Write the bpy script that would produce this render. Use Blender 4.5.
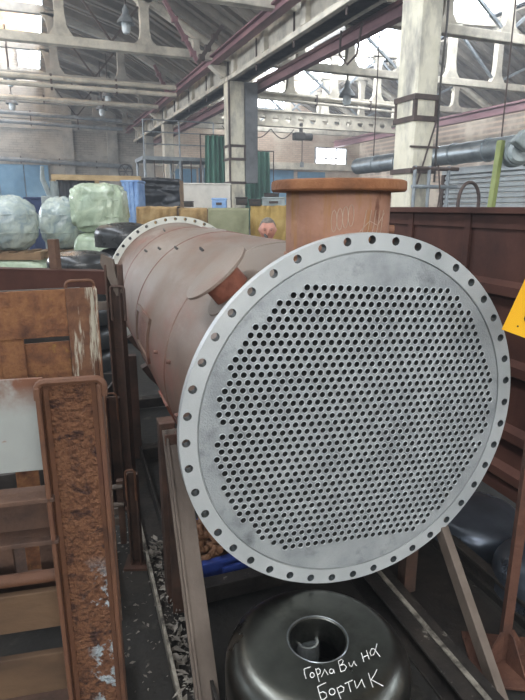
import bpy, bmesh, math, random
from mathutils import Vector, Matrix
R = math.radians
random.seed(7)
for o in list(bpy.data.objects): bpy.data.objects.remove(o)
scn = bpy.context.scene
COL = scn.collection

# ------------------------------------------------------------------ camera
F, TH, YAW, H = 545.0, R(14.7), R(22.0), 1.7
cam = bpy.data.cameras.new('camera'); camo = bpy.data.objects.new('camera', cam); COL.objects.link(camo)
cam.sensor_fit = 'HORIZONTAL'; cam.sensor_width = 36.0; cam.lens = F/525.0*36.0
cam.clip_start = .05; cam.clip_end = 300
camo.location = (0, 0, H); camo.rotation_euler = (R(90)-TH, 0, -YAW)
scn.camera = camo
# ------------------------------------------------------------------ world and exposure
w = bpy.data.worlds.new('sky'); scn.world = w; w.use_nodes = True
w.node_tree.nodes['Background'].inputs[0].default_value = (.80, .90, 1.0, 1)
w.node_tree.nodes['Background'].inputs[1].default_value = 1.0
hz_n = w.node_tree.nodes.new('ShaderNodeVolumeScatter')      # thin dusty haze in the whole hall
hz_n.inputs['Color'].default_value = (.86,.93,1,1); hz_n.inputs['Density'].default_value = .006; hz_n.inputs['Anisotropy'].default_value = .2
w.node_tree.links.new(hz_n.outputs[0], w.node_tree.nodes['World Output'].inputs['Volume'])
vs = scn.view_settings
vs.view_transform = 'Standard'; vs.look = 'None'; vs.gamma = 1.0; vs.exposure = 0.38; vs.use_curve_mapping = False
GLOW_SIDE, GLOW_LANTERN, GLOW_END, GLOW_WALL, GLOW_REAR = 8.5, 15.0, 7.0, 1.3, 11.5     # daylight glow of the window panes; wall and rear ones are added

# ------------------------------------------------------------------ surveying helpers (photo pixel + real distance -> world)
FW = Vector((math.sin(YAW)*math.cos(TH), math.cos(YAW)*math.cos(TH), -math.sin(TH)))
RT = Vector((math.cos(YAW), -math.sin(YAW), 0)); UP = RT.cross(FW); C = Vector((0, 0, H))
def ray(x, y): return FW + RT*((x-262.5)/F) - UP*((y-350)/F)
def dep(x, y, D): return C + ray(x, y)*D
def onz(x, y, z): d = ray(x, y); return C + d*((z-H)/d.z)
def ony(x, y, Y): d = ray(x, y); return C + d*(Y/d.y)
def onx(x, y, X): d = ray(x, y); return C + d*(X/d.x)

# ------------------------------------------------------------------ mesh helpers
class MB:
    def __init__(s): s.v = []; s.f = []
    def add(s, vs_, fs):
        n = len(s.v); s.v += [tuple(a) for a in vs_]; s.f += [tuple(i+n for i in f) for f in fs]; return s
    def box(s, x0, x1, y0, y1, z0, z1):
        return s.add([(x0,y0,z0),(x1,y0,z0),(x1,y1,z0),(x0,y1,z0),(x0,y0,z1),(x1,y0,z1),(x1,y1,z1),(x0,y1,z1)],
                     [(3,2,1,0),(4,5,6,7),(0,1,5,4),(1,2,6,5),(2,3,7,6),(3,0,4,7)])
    def bar(s, p, q, w_, h_, up=(0,0,1)):
        p = Vector(p); q = Vector(q); d = (q-p).normalized(); up = Vector(up)
        if abs(d.dot(up)) > .98: up = Vector((0,1,0))
        a = d.cross(up).normalized(); b = a.cross(d).normalized()
        vs_ = []
        for c in (p, q):
            for i, j in ((-1,-1),(1,-1),(1,1),(-1,1)): vs_.append(c + a*(i*w_/2) + b*(j*h_/2))
        return s.add(vs_, [(3,2,1,0),(4,5,6,7),(0,1,5,4),(1,2,6,5),(2,3,7,6),(3,0,4,7)])
    def tube(s, pts, r, n=8, cap=True):
        pts = [Vector(p) for p in pts]; m = len(pts); rr = r if isinstance(r, (list, tuple)) else [r]*m
        prev = None; vs_ = []
        for i, p in enumerate(pts):
            d = (pts[min(i+1,m-1)] - pts[max(i-1,0)])
            d = d.normalized() if d.length > 1e-9 else Vector((0,0,1))
            if prev is None:
                a = d.cross(Vector((0,0,1)) if abs(d.z) < .9 else Vector((1,0,0))).normalized()
            else:
                a = prev - d*prev.dot(d)
                a = a.normalized() if a.length > 1e-6 else d.orthogonal().normalized()
            prev = a; b = d.cross(a)
            for k in range(n):
                t = 2*math.pi*k/n; vs_.append(p + (a*math.cos(t) + b*math.sin(t))*rr[i])
        fs = [(i*n+k, i*n+(k+1)%n, (i+1)*n+(k+1)%n, (i+1)*n+k) for i in range(m-1) for k in range(n)]
        if cap: fs += [tuple(range(n))[::-1], tuple((m-1)*n+k for k in range(n))]
        return s.add(vs_, fs)
    def lathe(s, prof, n=32, M=None, closed=False, wob=None):
        # prof: (r, h) pairs turned about local z; M maps to place
        M = M or Matrix.Identity(4); vs_ = []
        for i, (r, h) in enumerate(prof):
            for k in range(n):
                t = 2*math.pi*k/n; rr = r*(wob(t, h) if wob else 1)
                vs_.append(M @ Vector((rr*math.cos(t), rr*math.sin(t), h)))
        m = len(prof); fs = []
        for i in range(m if closed else m-1):
            j = (i+1) % m
            for k in range(n):
                fs.append((i*n+k, i*n+(k+1)%n, j*n+(k+1)%n, j*n+k))
        return s.add(vs_, fs)
    def prism(s, poly, M, t):
        # poly in local xy, extruded to +z by t, placed by M
        n = len(poly)
        vs_ = [M @ Vector((x, y, 0)) for x, y in poly] + [M @ Vector((x, y, t)) for x, y in poly]
        return s.add(vs_, [tuple(range(n))[::-1], tuple(range(n, 2*n))] + [(i, (i+1)%n, n+(i+1)%n, n+i) for i in range(n)])
    def mesh(s, name):
        me = bpy.data.meshes.new(name); me.from_pydata(s.v, [], s.f)
        bm = bmesh.new(); bm.from_mesh(me); bmesh.ops.remove_doubles(bm, verts=bm.verts, dist=1e-6)
        bmesh.ops.recalc_face_normals(bm, faces=bm.faces); bm.to_mesh(me); bm.free()
        return me
    def build(s, name, mat, parent=None, smooth=False, bevel=0, **k):
        return obj(name, s.mesh(name), mat, parent, smooth, bevel)

def obj(name, me, mat, parent=None, smooth=False, bevel=0):
    o = bpy.data.objects.new(name, me); COL.objects.link(o); o.parent = parent
    if mat is not None and not me.materials: me.materials.append(mat)
    if smooth:
        me.shade_smooth()
        try: me.set_sharp_from_angle(angle=R(smooth if smooth is not True else 40))
        except Exception: pass
    if bevel:
        b = o.modifiers.new('bevel', 'BEVEL'); b.width = bevel; b.segments = 2; b.limit_method = 'ANGLE'
    return o
def tag(o, label, cat, group=None):
    o['label'] = label; o['category'] = cat
    if group: o['group'] = group
    return o
def struct(o): o['kind'] = 'structure'; return o
def thing(name, label, cat, loc=(0,0,0), rz=0, group=None):
    o = bpy.data.objects.new(name, None); COL.objects.link(o); o.empty_display_size = .1
    o.location = loc; o.rotation_euler = (0, 0, rz); return tag(o, label, cat, group)
def copy_tree(o, parent=None):
    c = o.copy(); COL.objects.link(c); c.parent = parent
    for ch in [x for x in o.children]: copy_tree(ch, c)
    return c

# ------------------------------------------------------------------ materials
def srgb(h):
    h = h.lstrip('#'); o = []
    for i in (0, 2, 4):
        c = int(h[i:i+2], 16)/255; o.append(c/12.92 if c <= .04045 else ((c+.055)/1.055)**2.4)
    return (*o, 1)
MATS = {}
def mat(name, cols, scale=4, rough=.6, metal=0, bump=0, bscale=60, pos=None, detail=6, stretch=(1,1,1), spec=.5, rvar=0, distort=0):
    if name in MATS: return MATS[name]
    m = bpy.data.materials.new(name); m.use_nodes = True; nt = m.node_tree; N = nt.nodes; L = nt.links
    b = N['Principled BSDF']; b.inputs['Roughness'].default_value = rough; b.inputs['Metallic'].default_value = metal
    b.inputs['Specular IOR Level'].default_value = spec
    tc = N.new('ShaderNodeTexCoord'); mp = N.new('ShaderNodeMapping'); mp.inputs['Scale'].default_value = stretch
    L.new(tc.outputs['Object'], mp.inputs['Vector'])
    nz = N.new('ShaderNodeTexNoise'); nz.inputs['Scale'].default_value = scale; nz.inputs['Detail'].default_value = detail
    nz.inputs['Roughness'].default_value = .62; nz.inputs['Distortion'].default_value = distort
    L.new(mp.outputs[0], nz.inputs['Vector'])
    rp = N.new('ShaderNodeValToRGB'); e = rp.color_ramp.elements
    n = len(cols); pos = pos or [.32+.36*i/max(1, n-1) for i in range(n)]
    while len(e) < n: e.new(.5)
    for i, c in enumerate(cols): e[i].position = pos[i]; e[i].color = srgb(c)
    L.new(nz.outputs['Fac'], rp.inputs[0]); L.new(rp.outputs[0], b.inputs['Base Color'])
    if rvar:
        mr = N.new('ShaderNodeMapRange'); mr.inputs[3].default_value = max(.02, rough-rvar); mr.inputs[4].default_value = min(1, rough+rvar)
        mr.inputs[1].default_value = .3; mr.inputs[2].default_value = .7
        L.new(nz.outputs['Fac'], mr.inputs[0]); L.new(mr.outputs[0], b.inputs['Roughness'])
    if bump:
        n2 = N.new('ShaderNodeTexNoise'); n2.inputs['Scale'].default_value = bscale; n2.inputs['Detail'].default_value = 4
        L.new(mp.outputs[0], n2.inputs['Vector'])
        bp = N.new('ShaderNodeBump'); bp.inputs['Strength'].default_value = bump; bp.inputs['Distance'].default_value = .01
        L.new(n2.outputs['Fac'], bp.inputs['Height']); L.new(bp.outputs[0], b.inputs['Normal'])
    MATS[name] = m; return m
def layer(m, col, scale, lo, hi, stretch=(1,1,1), distort=0, rough=None, seed=0, zr=None, xr=None):
    """a second coat over material m where noise passes lo..hi (worn paint, dust, stains); zr/xr limit it to a band in object space"""
    nt = m.node_tree; N = nt.nodes; L = nt.links; b = N['Principled BSDF']
    src = b.inputs['Base Color'].links[0].from_socket
    tc = N.new('ShaderNodeTexCoord'); mp = N.new('ShaderNodeMapping'); mp.inputs['Scale'].default_value = stretch; mp.inputs['Location'].default_value = (seed*3.1, seed*1.7, seed*2.3)
    L.new(tc.outputs['Object'], mp.inputs['Vector'])
    nz = N.new('ShaderNodeTexNoise'); nz.inputs['Scale'].default_value = scale; nz.inputs['Detail'].default_value = 8; nz.inputs['Distortion'].default_value = distort
    nz.inputs['Roughness'].default_value = .65
    L.new(mp.outputs[0], nz.inputs['Vector'])
    mr = N.new('ShaderNodeMapRange'); mr.inputs[1].default_value = lo; mr.inputs[2].default_value = hi
    L.new(nz.outputs['Fac'], mr.inputs[0]); fac = mr.outputs[0]
    for rng, ax in ((zr, 2), (xr, 0)):
        if rng:
            sp = N.new('ShaderNodeSeparateXYZ'); L.new(tc.outputs['Object'], sp.inputs[0])
            a = N.new('ShaderNodeMapRange'); a.inputs[1].default_value = rng[0]; a.inputs[2].default_value = rng[1]
            L.new(sp.outputs[ax], a.inputs[0])
            mu = N.new('ShaderNodeMath'); mu.operation = 'MULTIPLY'; L.new(fac, mu.inputs[0]); L.new(a.outputs[0], mu.inputs[1]); fac = mu.outputs[0]
    mx = N.new('ShaderNodeMix'); mx.data_type = 'RGBA'
    L.new(fac, mx.inputs['Factor']); L.new(src, mx.inputs['A']); mx.inputs['B'].default_value = srgb(col)
    L.new(mx.outputs['Result'], b.inputs['Base Color'])
    if rough is not None:
        mm = N.new('ShaderNodeMix'); mm.data_type = 'FLOAT'; L.new(fac, mm.inputs['Factor'])
        r0 = b.inputs['Roughness']
        if r0.links: L.new(r0.links[0].from_socket, mm.inputs['A'])
        else: mm.inputs['A'].default_value = r0.default_value
        mm.inputs['B'].default_value = rough; L.new(mm.outputs['Result'], b.inputs['Roughness'])
    return m
def glow(name, col, strength):
    m = bpy.data.materials.new(name); m.use_nodes = True; b = m.node_tree.nodes['Principled BSDF']
    b.inputs['Base Color'].default_value = srgb('d8e4ea'); b.inputs['Roughness'].default_value = .2
    b.inputs['Emission Color'].default_value = srgb(col); b.inputs['Emission Strength'].default_value = strength
    MATS[name] = m; return m

M_conc = mat('pale_concrete', ['a09b90','c6c0b1','d9d2c2'], 1.6, .9, bump=.25, bscale=9)
M_conc_dk = mat('sooty_concrete', ['7d7b76','9b9992','b2aea4'], 1.3, .9, bump=.2, bscale=8)
M_cream = mat('cream_painted_concrete', ['b5b1a0','d2cdb9','ddd8c6'], 1.2, .8, bump=.15, bscale=8)
layer(M_cream, '8d8a83', 1.1, .52, .66, (1,1,.35), seed=2)
M_slab = mat('roof_slab_concrete', ['5c5852','787269','8d877d'], .8, .95, bump=.2, bscale=5)
M_boards = mat('tan_roof_boards', ['a9835a','c9a276','d8b78e'], 2.2, .8, stretch=(1,.15,1))
M_floor = mat('oily_floor', ['151412','252320','36322d'], 2.5, .75, bump=.5, bscale=30, rvar=.15)
layer(M_floor, '4a463f', 7, .62, .76, seed=3)
M_steel_gr = mat('grey_steel', ['6d747a','868d92','9aa1a5'], 3, .5, .3)
M_dark_steel = mat('dark_steel', ['2c2a29','3d3a38','4b4744'], 5, .6, .3, bump=.15)
M_purple = mat('purplish_red_paint', ['5c4046','7a565b','936d70'], 2, .55, stretch=(1,.2,1))
M_blue = mat('blue_painted_boards', ['4c7391','5f8cab','7aa3bd'], .6, .7)
M_navy = mat('navy_blue_paint', ['1e2c4d','2b3d66'], 2, .6)
def brick_mat(name, c1, c2, mortar, plaster):
    m = mat(name, [c1, c2], .7, .95); nt = m.node_tree; N = nt.nodes; L = nt.links; b = N['Principled BSDF']
    tc = N.new('ShaderNodeTexCoord'); sp = N.new('ShaderNodeSeparateXYZ'); cb = N.new('ShaderNodeCombineXYZ')
    L.new(tc.outputs['Object'], sp.inputs[0]); L.new(sp.outputs[0], cb.inputs[0]); L.new(sp.outputs[2], cb.inputs[1])
    br = N.new('ShaderNodeTexBrick'); br.inputs['Scale'].default_value = 1
    br.inputs['Brick Width'].default_value = .5; br.inputs['Row Height'].default_value = .16; br.inputs['Mortar Size'].default_value = .014
    br.inputs['Color1'].default_value = srgb(c1); br.inputs['Color2'].default_value = srgb(c2); br.inputs['Mortar'].default_value = srgb(mortar)
    L.new(cb.outputs[0], br.inputs['Vector']); L.new(br.outputs['Color'], b.inputs['Base Color'])
    layer(m, plaster, .35, .47, .6, seed=1); return m
M_brick = brick_mat('grey_brickwork', '8d8a83', 'a09b92', '6f6c67', 'a7a49b')
M_brick2 = brick_mat('pinkish_brickwork', 'b59f8d', 'c4b09d', '94877b', 'cbbfae')
M_glass_side = glow('bright_window_glass', 'eef5ff', GLOW_SIDE)
M_glass_lan = glow('bright_lantern_glass', 'f2f7ff', GLOW_LANTERN)
M_glass_wall = glow('added_wall_window_glow', 'eaf2ff', GLOW_WALL)  # glow of the added near side window
M_glass_rear = glow('added_rear_window_glow', 'f4f4f2', GLOW_REAR)  # glow of the added rear window
M_glass_end = glow('bright_gable_glass', 'f6f9ff', GLOW_END)

# rusty family
M_rust = mat('heavy_orange_rust', ['3f2315','663b1f','85562e','6d4023'], 9, .85, bump=.7, bscale=55, pos=[.25,.42,.58,.75])
layer(M_rust, '3a2018', 26, .60, .68, seed=4)
M_rust_post = mat('rusty_post_with_worn_paint', ['41281c','623e29','775036','573826'], 38, .85, bump=2.5, bscale=85, pos=[.25,.42,.58,.75])
layer(M_rust_post, '3a2119', 20, .54, .64, seed=5, distort=.8)
layer(M_rust_post, '80583a', 55, .6, .68, seed=8)
layer(M_rust_post, '9fa9ae', 13, .525, .56, seed=12, distort=.3, xr=(.0,.03), zr=(.86,.74))
M_rust_dk = mat('dark_brown_rust', ['33241d','4b362b','5e4536'], 7, .8, bump=.4, bscale=50)
M_rust_edge = mat('smooth_brown_rust', ['452c1f','5e3d29','573729'], 8, .7, bump=.3, bscale=60)
M_white_pl = mat('white_paint_with_rust_bleed', ['7f8280','8b8e8b','949793'], 3, .6, bump=.15, bscale=30)
layer(M_white_pl, '6a4430', 8, .38, .55, zr=(.02,.10), seed=2)
layer(M_white_pl, '7a4a2c', 42, .66, .70, seed=7)
M_plank = mat('brown_rusty_plank', ['3e2d20','55402d','654d37'], 5, .8, bump=.3, bscale=40, stretch=(.4,1,1))
M_rust_worn = mat('rust_with_white_streaks', ['452b1e','603f2b','6f4e36'], 14, .8, bump=.5, bscale=50)
layer(M_rust_worn, 'a8a292', 10, .52, .60, (3.5,1,.35), seed=3)
M_rust_plate = mat('rusty_sheet', ['40261a','66412a','7d5535','5a3925'], 13, .85, bump=.6, bscale=60, pos=[.28,.44,.58,.72])
layer(M_rust_plate, '82632f', 22, .60, .70, seed=5)
M_maroon = mat('maroon_brown_paint', ['331d17','41261e','4c2f26'], 2.5, .75, bump=.15, bscale=30, spec=.25)
M_bench = mat('grey_brown_bar', ['483e36','5b4f46','675b51'], 6, .65, bump=.2, stretch=(1,1,.3))
M_post_red = mat('dull_red_post', ['33251f','463228','573a2e'], 6, .7, bump=.3)

# ================================================================== SETTING
struct(MB().box(-11,27,-13,45,-.2,0).build('floor', M_floor))
LX0, LX1 = -4.5, 1.2              # roof lantern of the left hall
we = struct(MB().box(-11,8.3,44,44.4,0,15).build('wall_end', M_brick))
we2 = struct(MB().box(8.3,27,44,44.4,0,16).build('wall_end_right', M_brick2))
struct(MB().box(-11.4,-11,-13,45,0,9).build('wall_left', M_brick))
struct(MB().box(27,27.4,-13,45,0,10).build('wall_right', M_brick2))
struct(MB().box(-11,27,-13.4,-13,0,16).build('wall_back', M_brick))
# ledges on the end walls
MB().box(-11,8,43.85,44,5.0,5.35).build('ledge', M_conc_dk, we)
MB().box(-11,8,43.8,44,7.0,7.4).build('ledge', M_conc_dk, we)
for x in (-6.2, 2.3, 5.4): MB().box(x,x+.7,43.7,44,0,9).build('pilaster', M_conc_dk, we)
MB().box(8.3,26.5,43.6,44,4.75,5.3).build('ledge', M_conc, we2)
MB().box(8.3,26.5,43.8,44,8.2,8.6).build('ledge', M_conc, we2)
for k, x in enumerate((9.5,15.2,21.0)): MB().box(x,x+2.6,43.93,44,0,4.6).build('blue_panel', M_blue, we2)
MB().box(17.9,20.6,43.93,44,0,4.7).build('blue_panel', M_blue, we2); MB().box(12.3,15.0,43.93,44,0,4.7).build('blue_panel', M_blue, we2)

# roof: ribbed concrete slabs laid side by side, each a part of its roof half
def slab_mesh(a, b, name):
    # a,b = (x,z) lower/upper ends in the section; slab 1.5 m wide in y with two edge ribs below
    m = MB(); ax, az = a; bx, bz = b; d = Vector((bx-ax, 0, bz-az)); L_ = d.length; d.normalize(); n = Vector((-d.z, 0, d.x))
    if n.z < 0: n = -n
    def blk(y0, y1, t0, t1, l0=0, l1=L_):
        A = Vector((ax, 0, az)); vs_ = []
        for l in (l0, l1):
            for y, t in ((y0,t0),(y1,t0),(y1,t1),(y0,t1)): vs_.append(A + d*l + n*t + Vector((0, y, 0)))
        m.add(vs_, [(3,2,1,0),(4,5,6,7),(0,1,5,4),(1,2,6,5),(2,3,7,6),(3,0,4,7)])
    blk(.01, 1.49, 0, .1)
    blk(.01, .13, -.26, 0); blk(1.37, 1.49, -.26, 0); blk(.70, .80, -.14, 0)
    return m.mesh(name)
def roof(name, segs, y0, n):
    root = None
    for (a, b) in segs:
        me = slab_mesh(a, b, 'roof_slab'); me.materials.append(M_slab)
        for k in range(n):
            if root is None:
                root = bpy.data.objects.new(name, None); COL.objects.link(root); struct(root); 
            o = bpy.data.objects.new('roof_slab', me); COL.objects.link(o); o.parent = root; o.location.y = y0 + 1.5*k
    return root
roof('ceiling', [((7.7,7.45),(4.45,9.2)), ((4.45,9.2),(LX1,10.15))], 2.0, 28)
roof('ceiling_far_hall', [((26.6,7.7),(21.0,10.25)), ((8.3,7.6),(12.8,9.6))], 5.0, 26)
# plain roof where only light matters: left half of the hall and the part over and behind the camera
def slope(name, x0, z0, x1, z1, y0, y1, m_=M_slab):
    M = MB(); M.add([(x0,y0,z0),(x1,y0,z1),(x1,y1,z1),(x0,y1,z0),(x0,y0,z0+.15),(x1,y0,z1+.15),(x1,y1,z1+.15),(x0,y1,z0+.15)],
          [(3,2,1,0),(4,5,6,7),(0,1,5,4),(1,2,6,5),(2,3,7,6),(3,0,4,7)]); return struct(M.build(name, m_))
slope('ceiling_left_slope', -11,8.2, LX0,10.15, -13,45)
slope('ceiling_rear_slope', LX1,10.15, 7.9,7.45, -13,2.0)
slope('ceiling_rear_far', 8.0,7.6, 12.8,9.6, -13,5.0); slope('ceiling_rear_right', 21,10.25, 27,7.6, -13,5.0)
lant = struct(MB().box(LX0-.3,LX1+.3,-13,45,13.1,13.3).build('ceiling_lantern', M_slab))
me = MB().box(LX0,LX1,0,.3,13.02,13.1).mesh('ceiling_board')
me.materials.append(M_boards)
for k in range(60):
    o = bpy.data.objects.new('ceiling_board', me); COL.objects.link(o); o.parent = lant; o.location.y = 25 + .32*k
struct(MB().box(12.4,21.4,-13,45,13.5,13.7).build('ceiling_lantern_far', M_slab))
def glazing(name, x, y0, y1, z0, z1, face, glass, step=1.5, rows=2, bar=.07):
    """a long window standing in the plane x, panes lit by the daylight outside"""
    fr = MB(); root = bpy.data.objects.new(name, None); COL.objects.link(root); struct(root)
    n = int((y1-y0)/step); dz = (z1-z0)/rows
    for k in range(n+1): fr.box(x-.06,x+.06,y0+k*step-bar/2,y0+k*step+bar/2,z0,z1)
    for j in range(rows+1): fr.box(x-.06,x+.06,y0,y1,z0+j*dz-bar/2,z0+j*dz+bar/2)
    fr.build('window_frame', M_steel_gr, root)
    me = MB().add([(x,0,0),(x,step,0),(x,step,dz),(x,0,dz)], [(0,1,2,3)]).mesh('pane'); me.materials.append(glass)
    for k in range(n):
        for j in range(rows):
            o = bpy.data.objects.new('pane', me); COL.objects.link(o); o.parent = root; o.location = (0, y0+k*step, z0+j*dz)
    return root
glazing('window_1', LX1, -13, 44, 10.3, 13.0, -1, M_glass_lan, 3.0, 2)
glazing('window_2', LX0, -13, 14, 10.3, 13.0, 1, M_glass_lan, 3.0, 2)
lw = struct(MB().box(LX0-.2,LX0-.06,14,45,10.1,13.1).build('wall_lantern', M_slab))
for k in range(8): MB().box(LX0-.06,LX0,14,44,10.2+k*.36,10.53+k*.36).build('plank', M_boards, lw)
glazing('window_3', 21.0, -13, 44, 10.5, 13.4, -1, M_glass_side, 1.5, 2)
glazing('window_4', 12.8, -13, 44, 9.8, 13.4, 1, M_glass_lan, 3.0, 2)
# unseen side and rear windows, added to light the hall from beside and behind
glazing('added_window_5', -10.95, -12, 12, 3.4, 7.0, 1, M_glass_wall, 3.0, 3)
glazing('added_window_10', -10.95, 15, 42, 3.4, 7.4, 1, M_glass_side, 3.0, 3)  # unseen, added to brighten the background from the left
def end_window(name, x0, x1, z0, z1, y, nx, nz, glass, dark=()):
    root = bpy.data.objects.new(name, None); COL.objects.link(root); struct(root)
    fr = MB(); dx = (x1-x0)/nx; dz = (z1-z0)/nz
    for k in range(nx+1): fr.box(x0+k*dx-.05,x0+k*dx+.05,y-.06,y+.06,z0,z1)
    for j in range(nz+1): fr.box(x0,x1,y-.06,y+.06,z0+j*dz-.05,z0+j*dz+.05)
    fr.build('window_frame', M_steel_gr, root)
    for k in range(nx):
        for j in range(nz):
            MB().add([(x0+k*dx,y,z0+j*dz),(x0+(k+1)*dx,y,z0+j*dz),(x0+(k+1)*dx,y,z0+(j+1)*dz),(x0+k*dx,y,z0+(j+1)*dz)], [(0,1,2,3)]).build('pane', M_steel_gr if (k,j) in dark else glass, root)
    return root
end_window('window_6', -.1, 2.1, 10.8, 12.2, 43.9, 3, 2, M_glass_end, {(0,1)})
end_window('added_window_7', -8, 7, 4.0, 7.2, -12.9, 8, 3, M_glass_rear)  # unseen rear window, added to brighten faces turned to the camera
end_window('window_8', 22.6, 25.6, 4.9, 6.6, 43.9, 3, 2, M_glass_end)
end_window('window_9', 13.6, 20.2, 9.4, 12.6, 43.9, 6, 3, M_glass_end)

# blue double door in the end wall
d1 = struct(bpy.data.objects.new('door_1', None)); COL.objects.link(d1)
for k in range(4): MB().box(-5.4+k*1.65,-5.4+k*1.65+1.6,43.75,43.95,0,4.6).build('door_panel', M_blue, d1, bevel=.03)
MB().box(-5.5,1.3,43.7,44,4.6,4.85).build('lintel', M_conc_dk, d1)

# ================================================================== HEAT EXCHANGER
VA = -R(2.9); VO = Vector((0.9983, 1.5356, 0)); VZ = .971      # base point under the near flange, axis turned 2.9 deg
VM = Matrix.Translation(VO) @ Matrix.Rotation(VA, 4, 'Z')
RF, RB, RS = .649, .6265, .575
M_flange = mat('machined_grey_flange', ['9fa4a5','adb1b2','b9bcbc'], 3, .42, .12, bump=.06, bscale=120, rvar=.08)
M_sheet = mat('scuffed_tube_sheet', ['878c8f','9fa4a6','afb3b4'], 5, .42, .25, bump=.35, bscale=160, rvar=.1)
layer(M_sheet, '6d7274', 9, .56, .74, seed=6)
M_tube = mat('tube_ends', ['8c9194','b4b9bb','ced2d3'], 40, .35, .55, bump=.2, bscale=200)
M_bore = mat('dark_tube_bore', ['2b2c2c','3a3b3b'], 10, .7, .2)  # rusty bores, with the shade of their depth darkened into the colour
M_fl_far = mat('pale_far_flange', ['a6a79f','bcbdb5','c6c6be'], 3, .6)
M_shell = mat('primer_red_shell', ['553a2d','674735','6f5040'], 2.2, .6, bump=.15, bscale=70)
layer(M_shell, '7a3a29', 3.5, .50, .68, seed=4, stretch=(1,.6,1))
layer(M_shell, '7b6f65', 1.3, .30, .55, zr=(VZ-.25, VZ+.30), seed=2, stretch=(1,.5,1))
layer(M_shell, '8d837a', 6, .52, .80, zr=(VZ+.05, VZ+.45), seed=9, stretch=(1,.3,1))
M_noz = mat('rusty_pink_nozzle', ['7c5846','976e59','a47e6c'], 4, .75, bump=.25, bscale=60)
layer(M_noz, '94682f', 6, .52, .66, stretch=(2,2,.3), seed=3)
layer(M_noz, '5d3626', 9, .60, .70, stretch=(1.5,1.5,.4), seed=8)
M_nozfl = mat('orange_rust_flange', ['5c3a24','7d5031','8f6240'], 7, .85, bump=.35, bscale=70)
M_redneck = mat('red_lead_neck', ['8a5040','9c6250','75402f'], 9, .65, bump=.3)
M_chalk = mat('white_chalk', ['d8d8d4','f0f0ec'], 30, .9)

hx = thing('heat_exchanger', 'large shell and tube heat exchanger with round perforated tube sheet facing the viewer', 'heat exchanger', VO, VA)
def circ(bm, r, n, y, cx=0, cz=0, ph=0):
    v = [bm.verts.new((cx + r*math.cos(ph+2*math.pi*k/n), y, cz + r*math.sin(ph+2*math.pi*k/n))) for k in range(n)]
    return v, [bm.edges.new((v[k], v[(k+1)%n])) for k in range(n)]
def ring_with_holes(name, ro, ri, y0, y1, rb, nh, rh, m_, parent, ph=0, nseg=132):
    """flat annulus in the xz plane about (0,VZ) with real bolt holes right through it"""
    bm = bmesh.new(); loops = []
    for y in (y0, y1):
        E = []; ls = []
        for r, n, cx, cz in [(ro,nseg,0,0),(ri,nseg,0,0)] + [(rh,12,rb*math.cos(ph+2*math.pi*k/nh),rb*math.sin(ph+2*math.pi*k/nh)) for k in range(nh)]:
            v, e = circ(bm, r, n, y, cx, cz+VZ); E += e; ls.append(v)
        bmesh.ops.triangle_fill(bm, edges=E, use_beauty=True); loops.append(ls)
    for a, b in zip(*loops):
        n = len(a)
        for k in range(n): bm.faces.new((a[k], a[(k+1)%n], b[(k+1)%n], b[k])).material_index = 1 if n == 12 else 0
    bmesh.ops.recalc_face_normals(bm, faces=bm.faces)
    me = bpy.data.meshes.new(name); bm.to_mesh(me); bm.free(); me.materials.append(m_); me.materials.append(M_hole)
    return obj(name, me, m_, parent, smooth=35)
M_hole = mat('shade_dark_bolt_hole', ['4a5050','60666a'], 20, .6, .3)  # hole walls coloured darker to stand for the shade inside them
fl = ring_with_holes('flange', RF, .592, 0, .034, RB, 44, .0142, M_flange, hx, R(-.5))
fl['label'] = 'machined grey bolting flange with a ring of holes'
# lathe about the vessel axis
YM = Matrix.Translation((0, 0, VZ)) @ Matrix.Rotation(R(-90), 4, 'X')       # local z -> +y
# raised rim of the tube sheet and its stepped land
MB().lathe([(.592,.004),(.590,.0015),(.5895,.010),(.5865,.010),(.586,.0005)], 132, YM).build('gasket_groove', M_flange, hx, smooth=30)
# tube sheet: hexagonal cells, each with a real bore
PT = .02985; A0 = -R(4.0); RT_LIM = .5465; RHOLE = .0124
E1 = Vector((math.cos(A0), math.sin(A0))); E2 = Vector((-math.sin(A0), math.cos(A0)))
cents = []
for k in range(-18, 19):
    for i in range(-20, 21):
        u = (i + (.5 if k % 2 == 0 else 0))*PT; v = k*PT*math.sqrt(3)/2
        if math.hypot(u-.009, v) < RT_LIM and not (k == 0 and u < -.47) and not (k == -4 and u > .5): cents.append(E1*u + E2*v)
bm = bmesh.new(); vd = {}
def V2(p):
    key = (round(p[0], 5), round(p[1], 5))
    if key not in vd: vd[key] = bm.verts.new((p[0], 0.0005, VZ+p[1]))
    return vd[key]
HR = PT/math.sqrt(3)
for c in cents:
    hexp = []
    for q in range(6):
        a = R(30+60*q); b_ = R(90+60*q)
        p0 = E1*(HR*math.cos(a)) + E2*(HR*math.sin(a)); p1 = E1*(HR*math.cos(b_)) + E2*(HR*math.sin(b_))
        hexp += [c+p0, c+(p0+p1)/2]
    hv = [V2(p) for p in hexp]
    cv = []
    for q in range(12):
        a = R(30+30*q); cv.append(bm.verts.new((c.x + RHOLE*(E1.x*math.cos(a)+E2.x*math.sin(a)), .0005, VZ + c.y + RHOLE*(E1.y*math.cos(a)+E2.y*math.sin(a)))))
    for q in range(12): bm.faces.new((hv[q], hv[(q+1)%12], cv[(q+1)%12], cv[q]))
hexset = set(vd.values())
bnd = [e for e in bm.edges if len(e.link_faces) == 1 and e.verts[0] in hexset and e.verts[1] in hexset]
_, oe = circ(bm, .586, 132, .0005, 0, VZ)
bmesh.ops.triangle_fill(bm, edges=bnd + oe, use_beauty=True)
bmesh.ops.recalc_face_normals(bm, faces=bm.faces)
me = bpy.data.meshes.new('tube_sheet'); bm.to_mesh(me); bm.free()
obj('tube_sheet', me, M_sheet, hx)['label'] = 'round grey tube sheet drilled with rows of holes'
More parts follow.
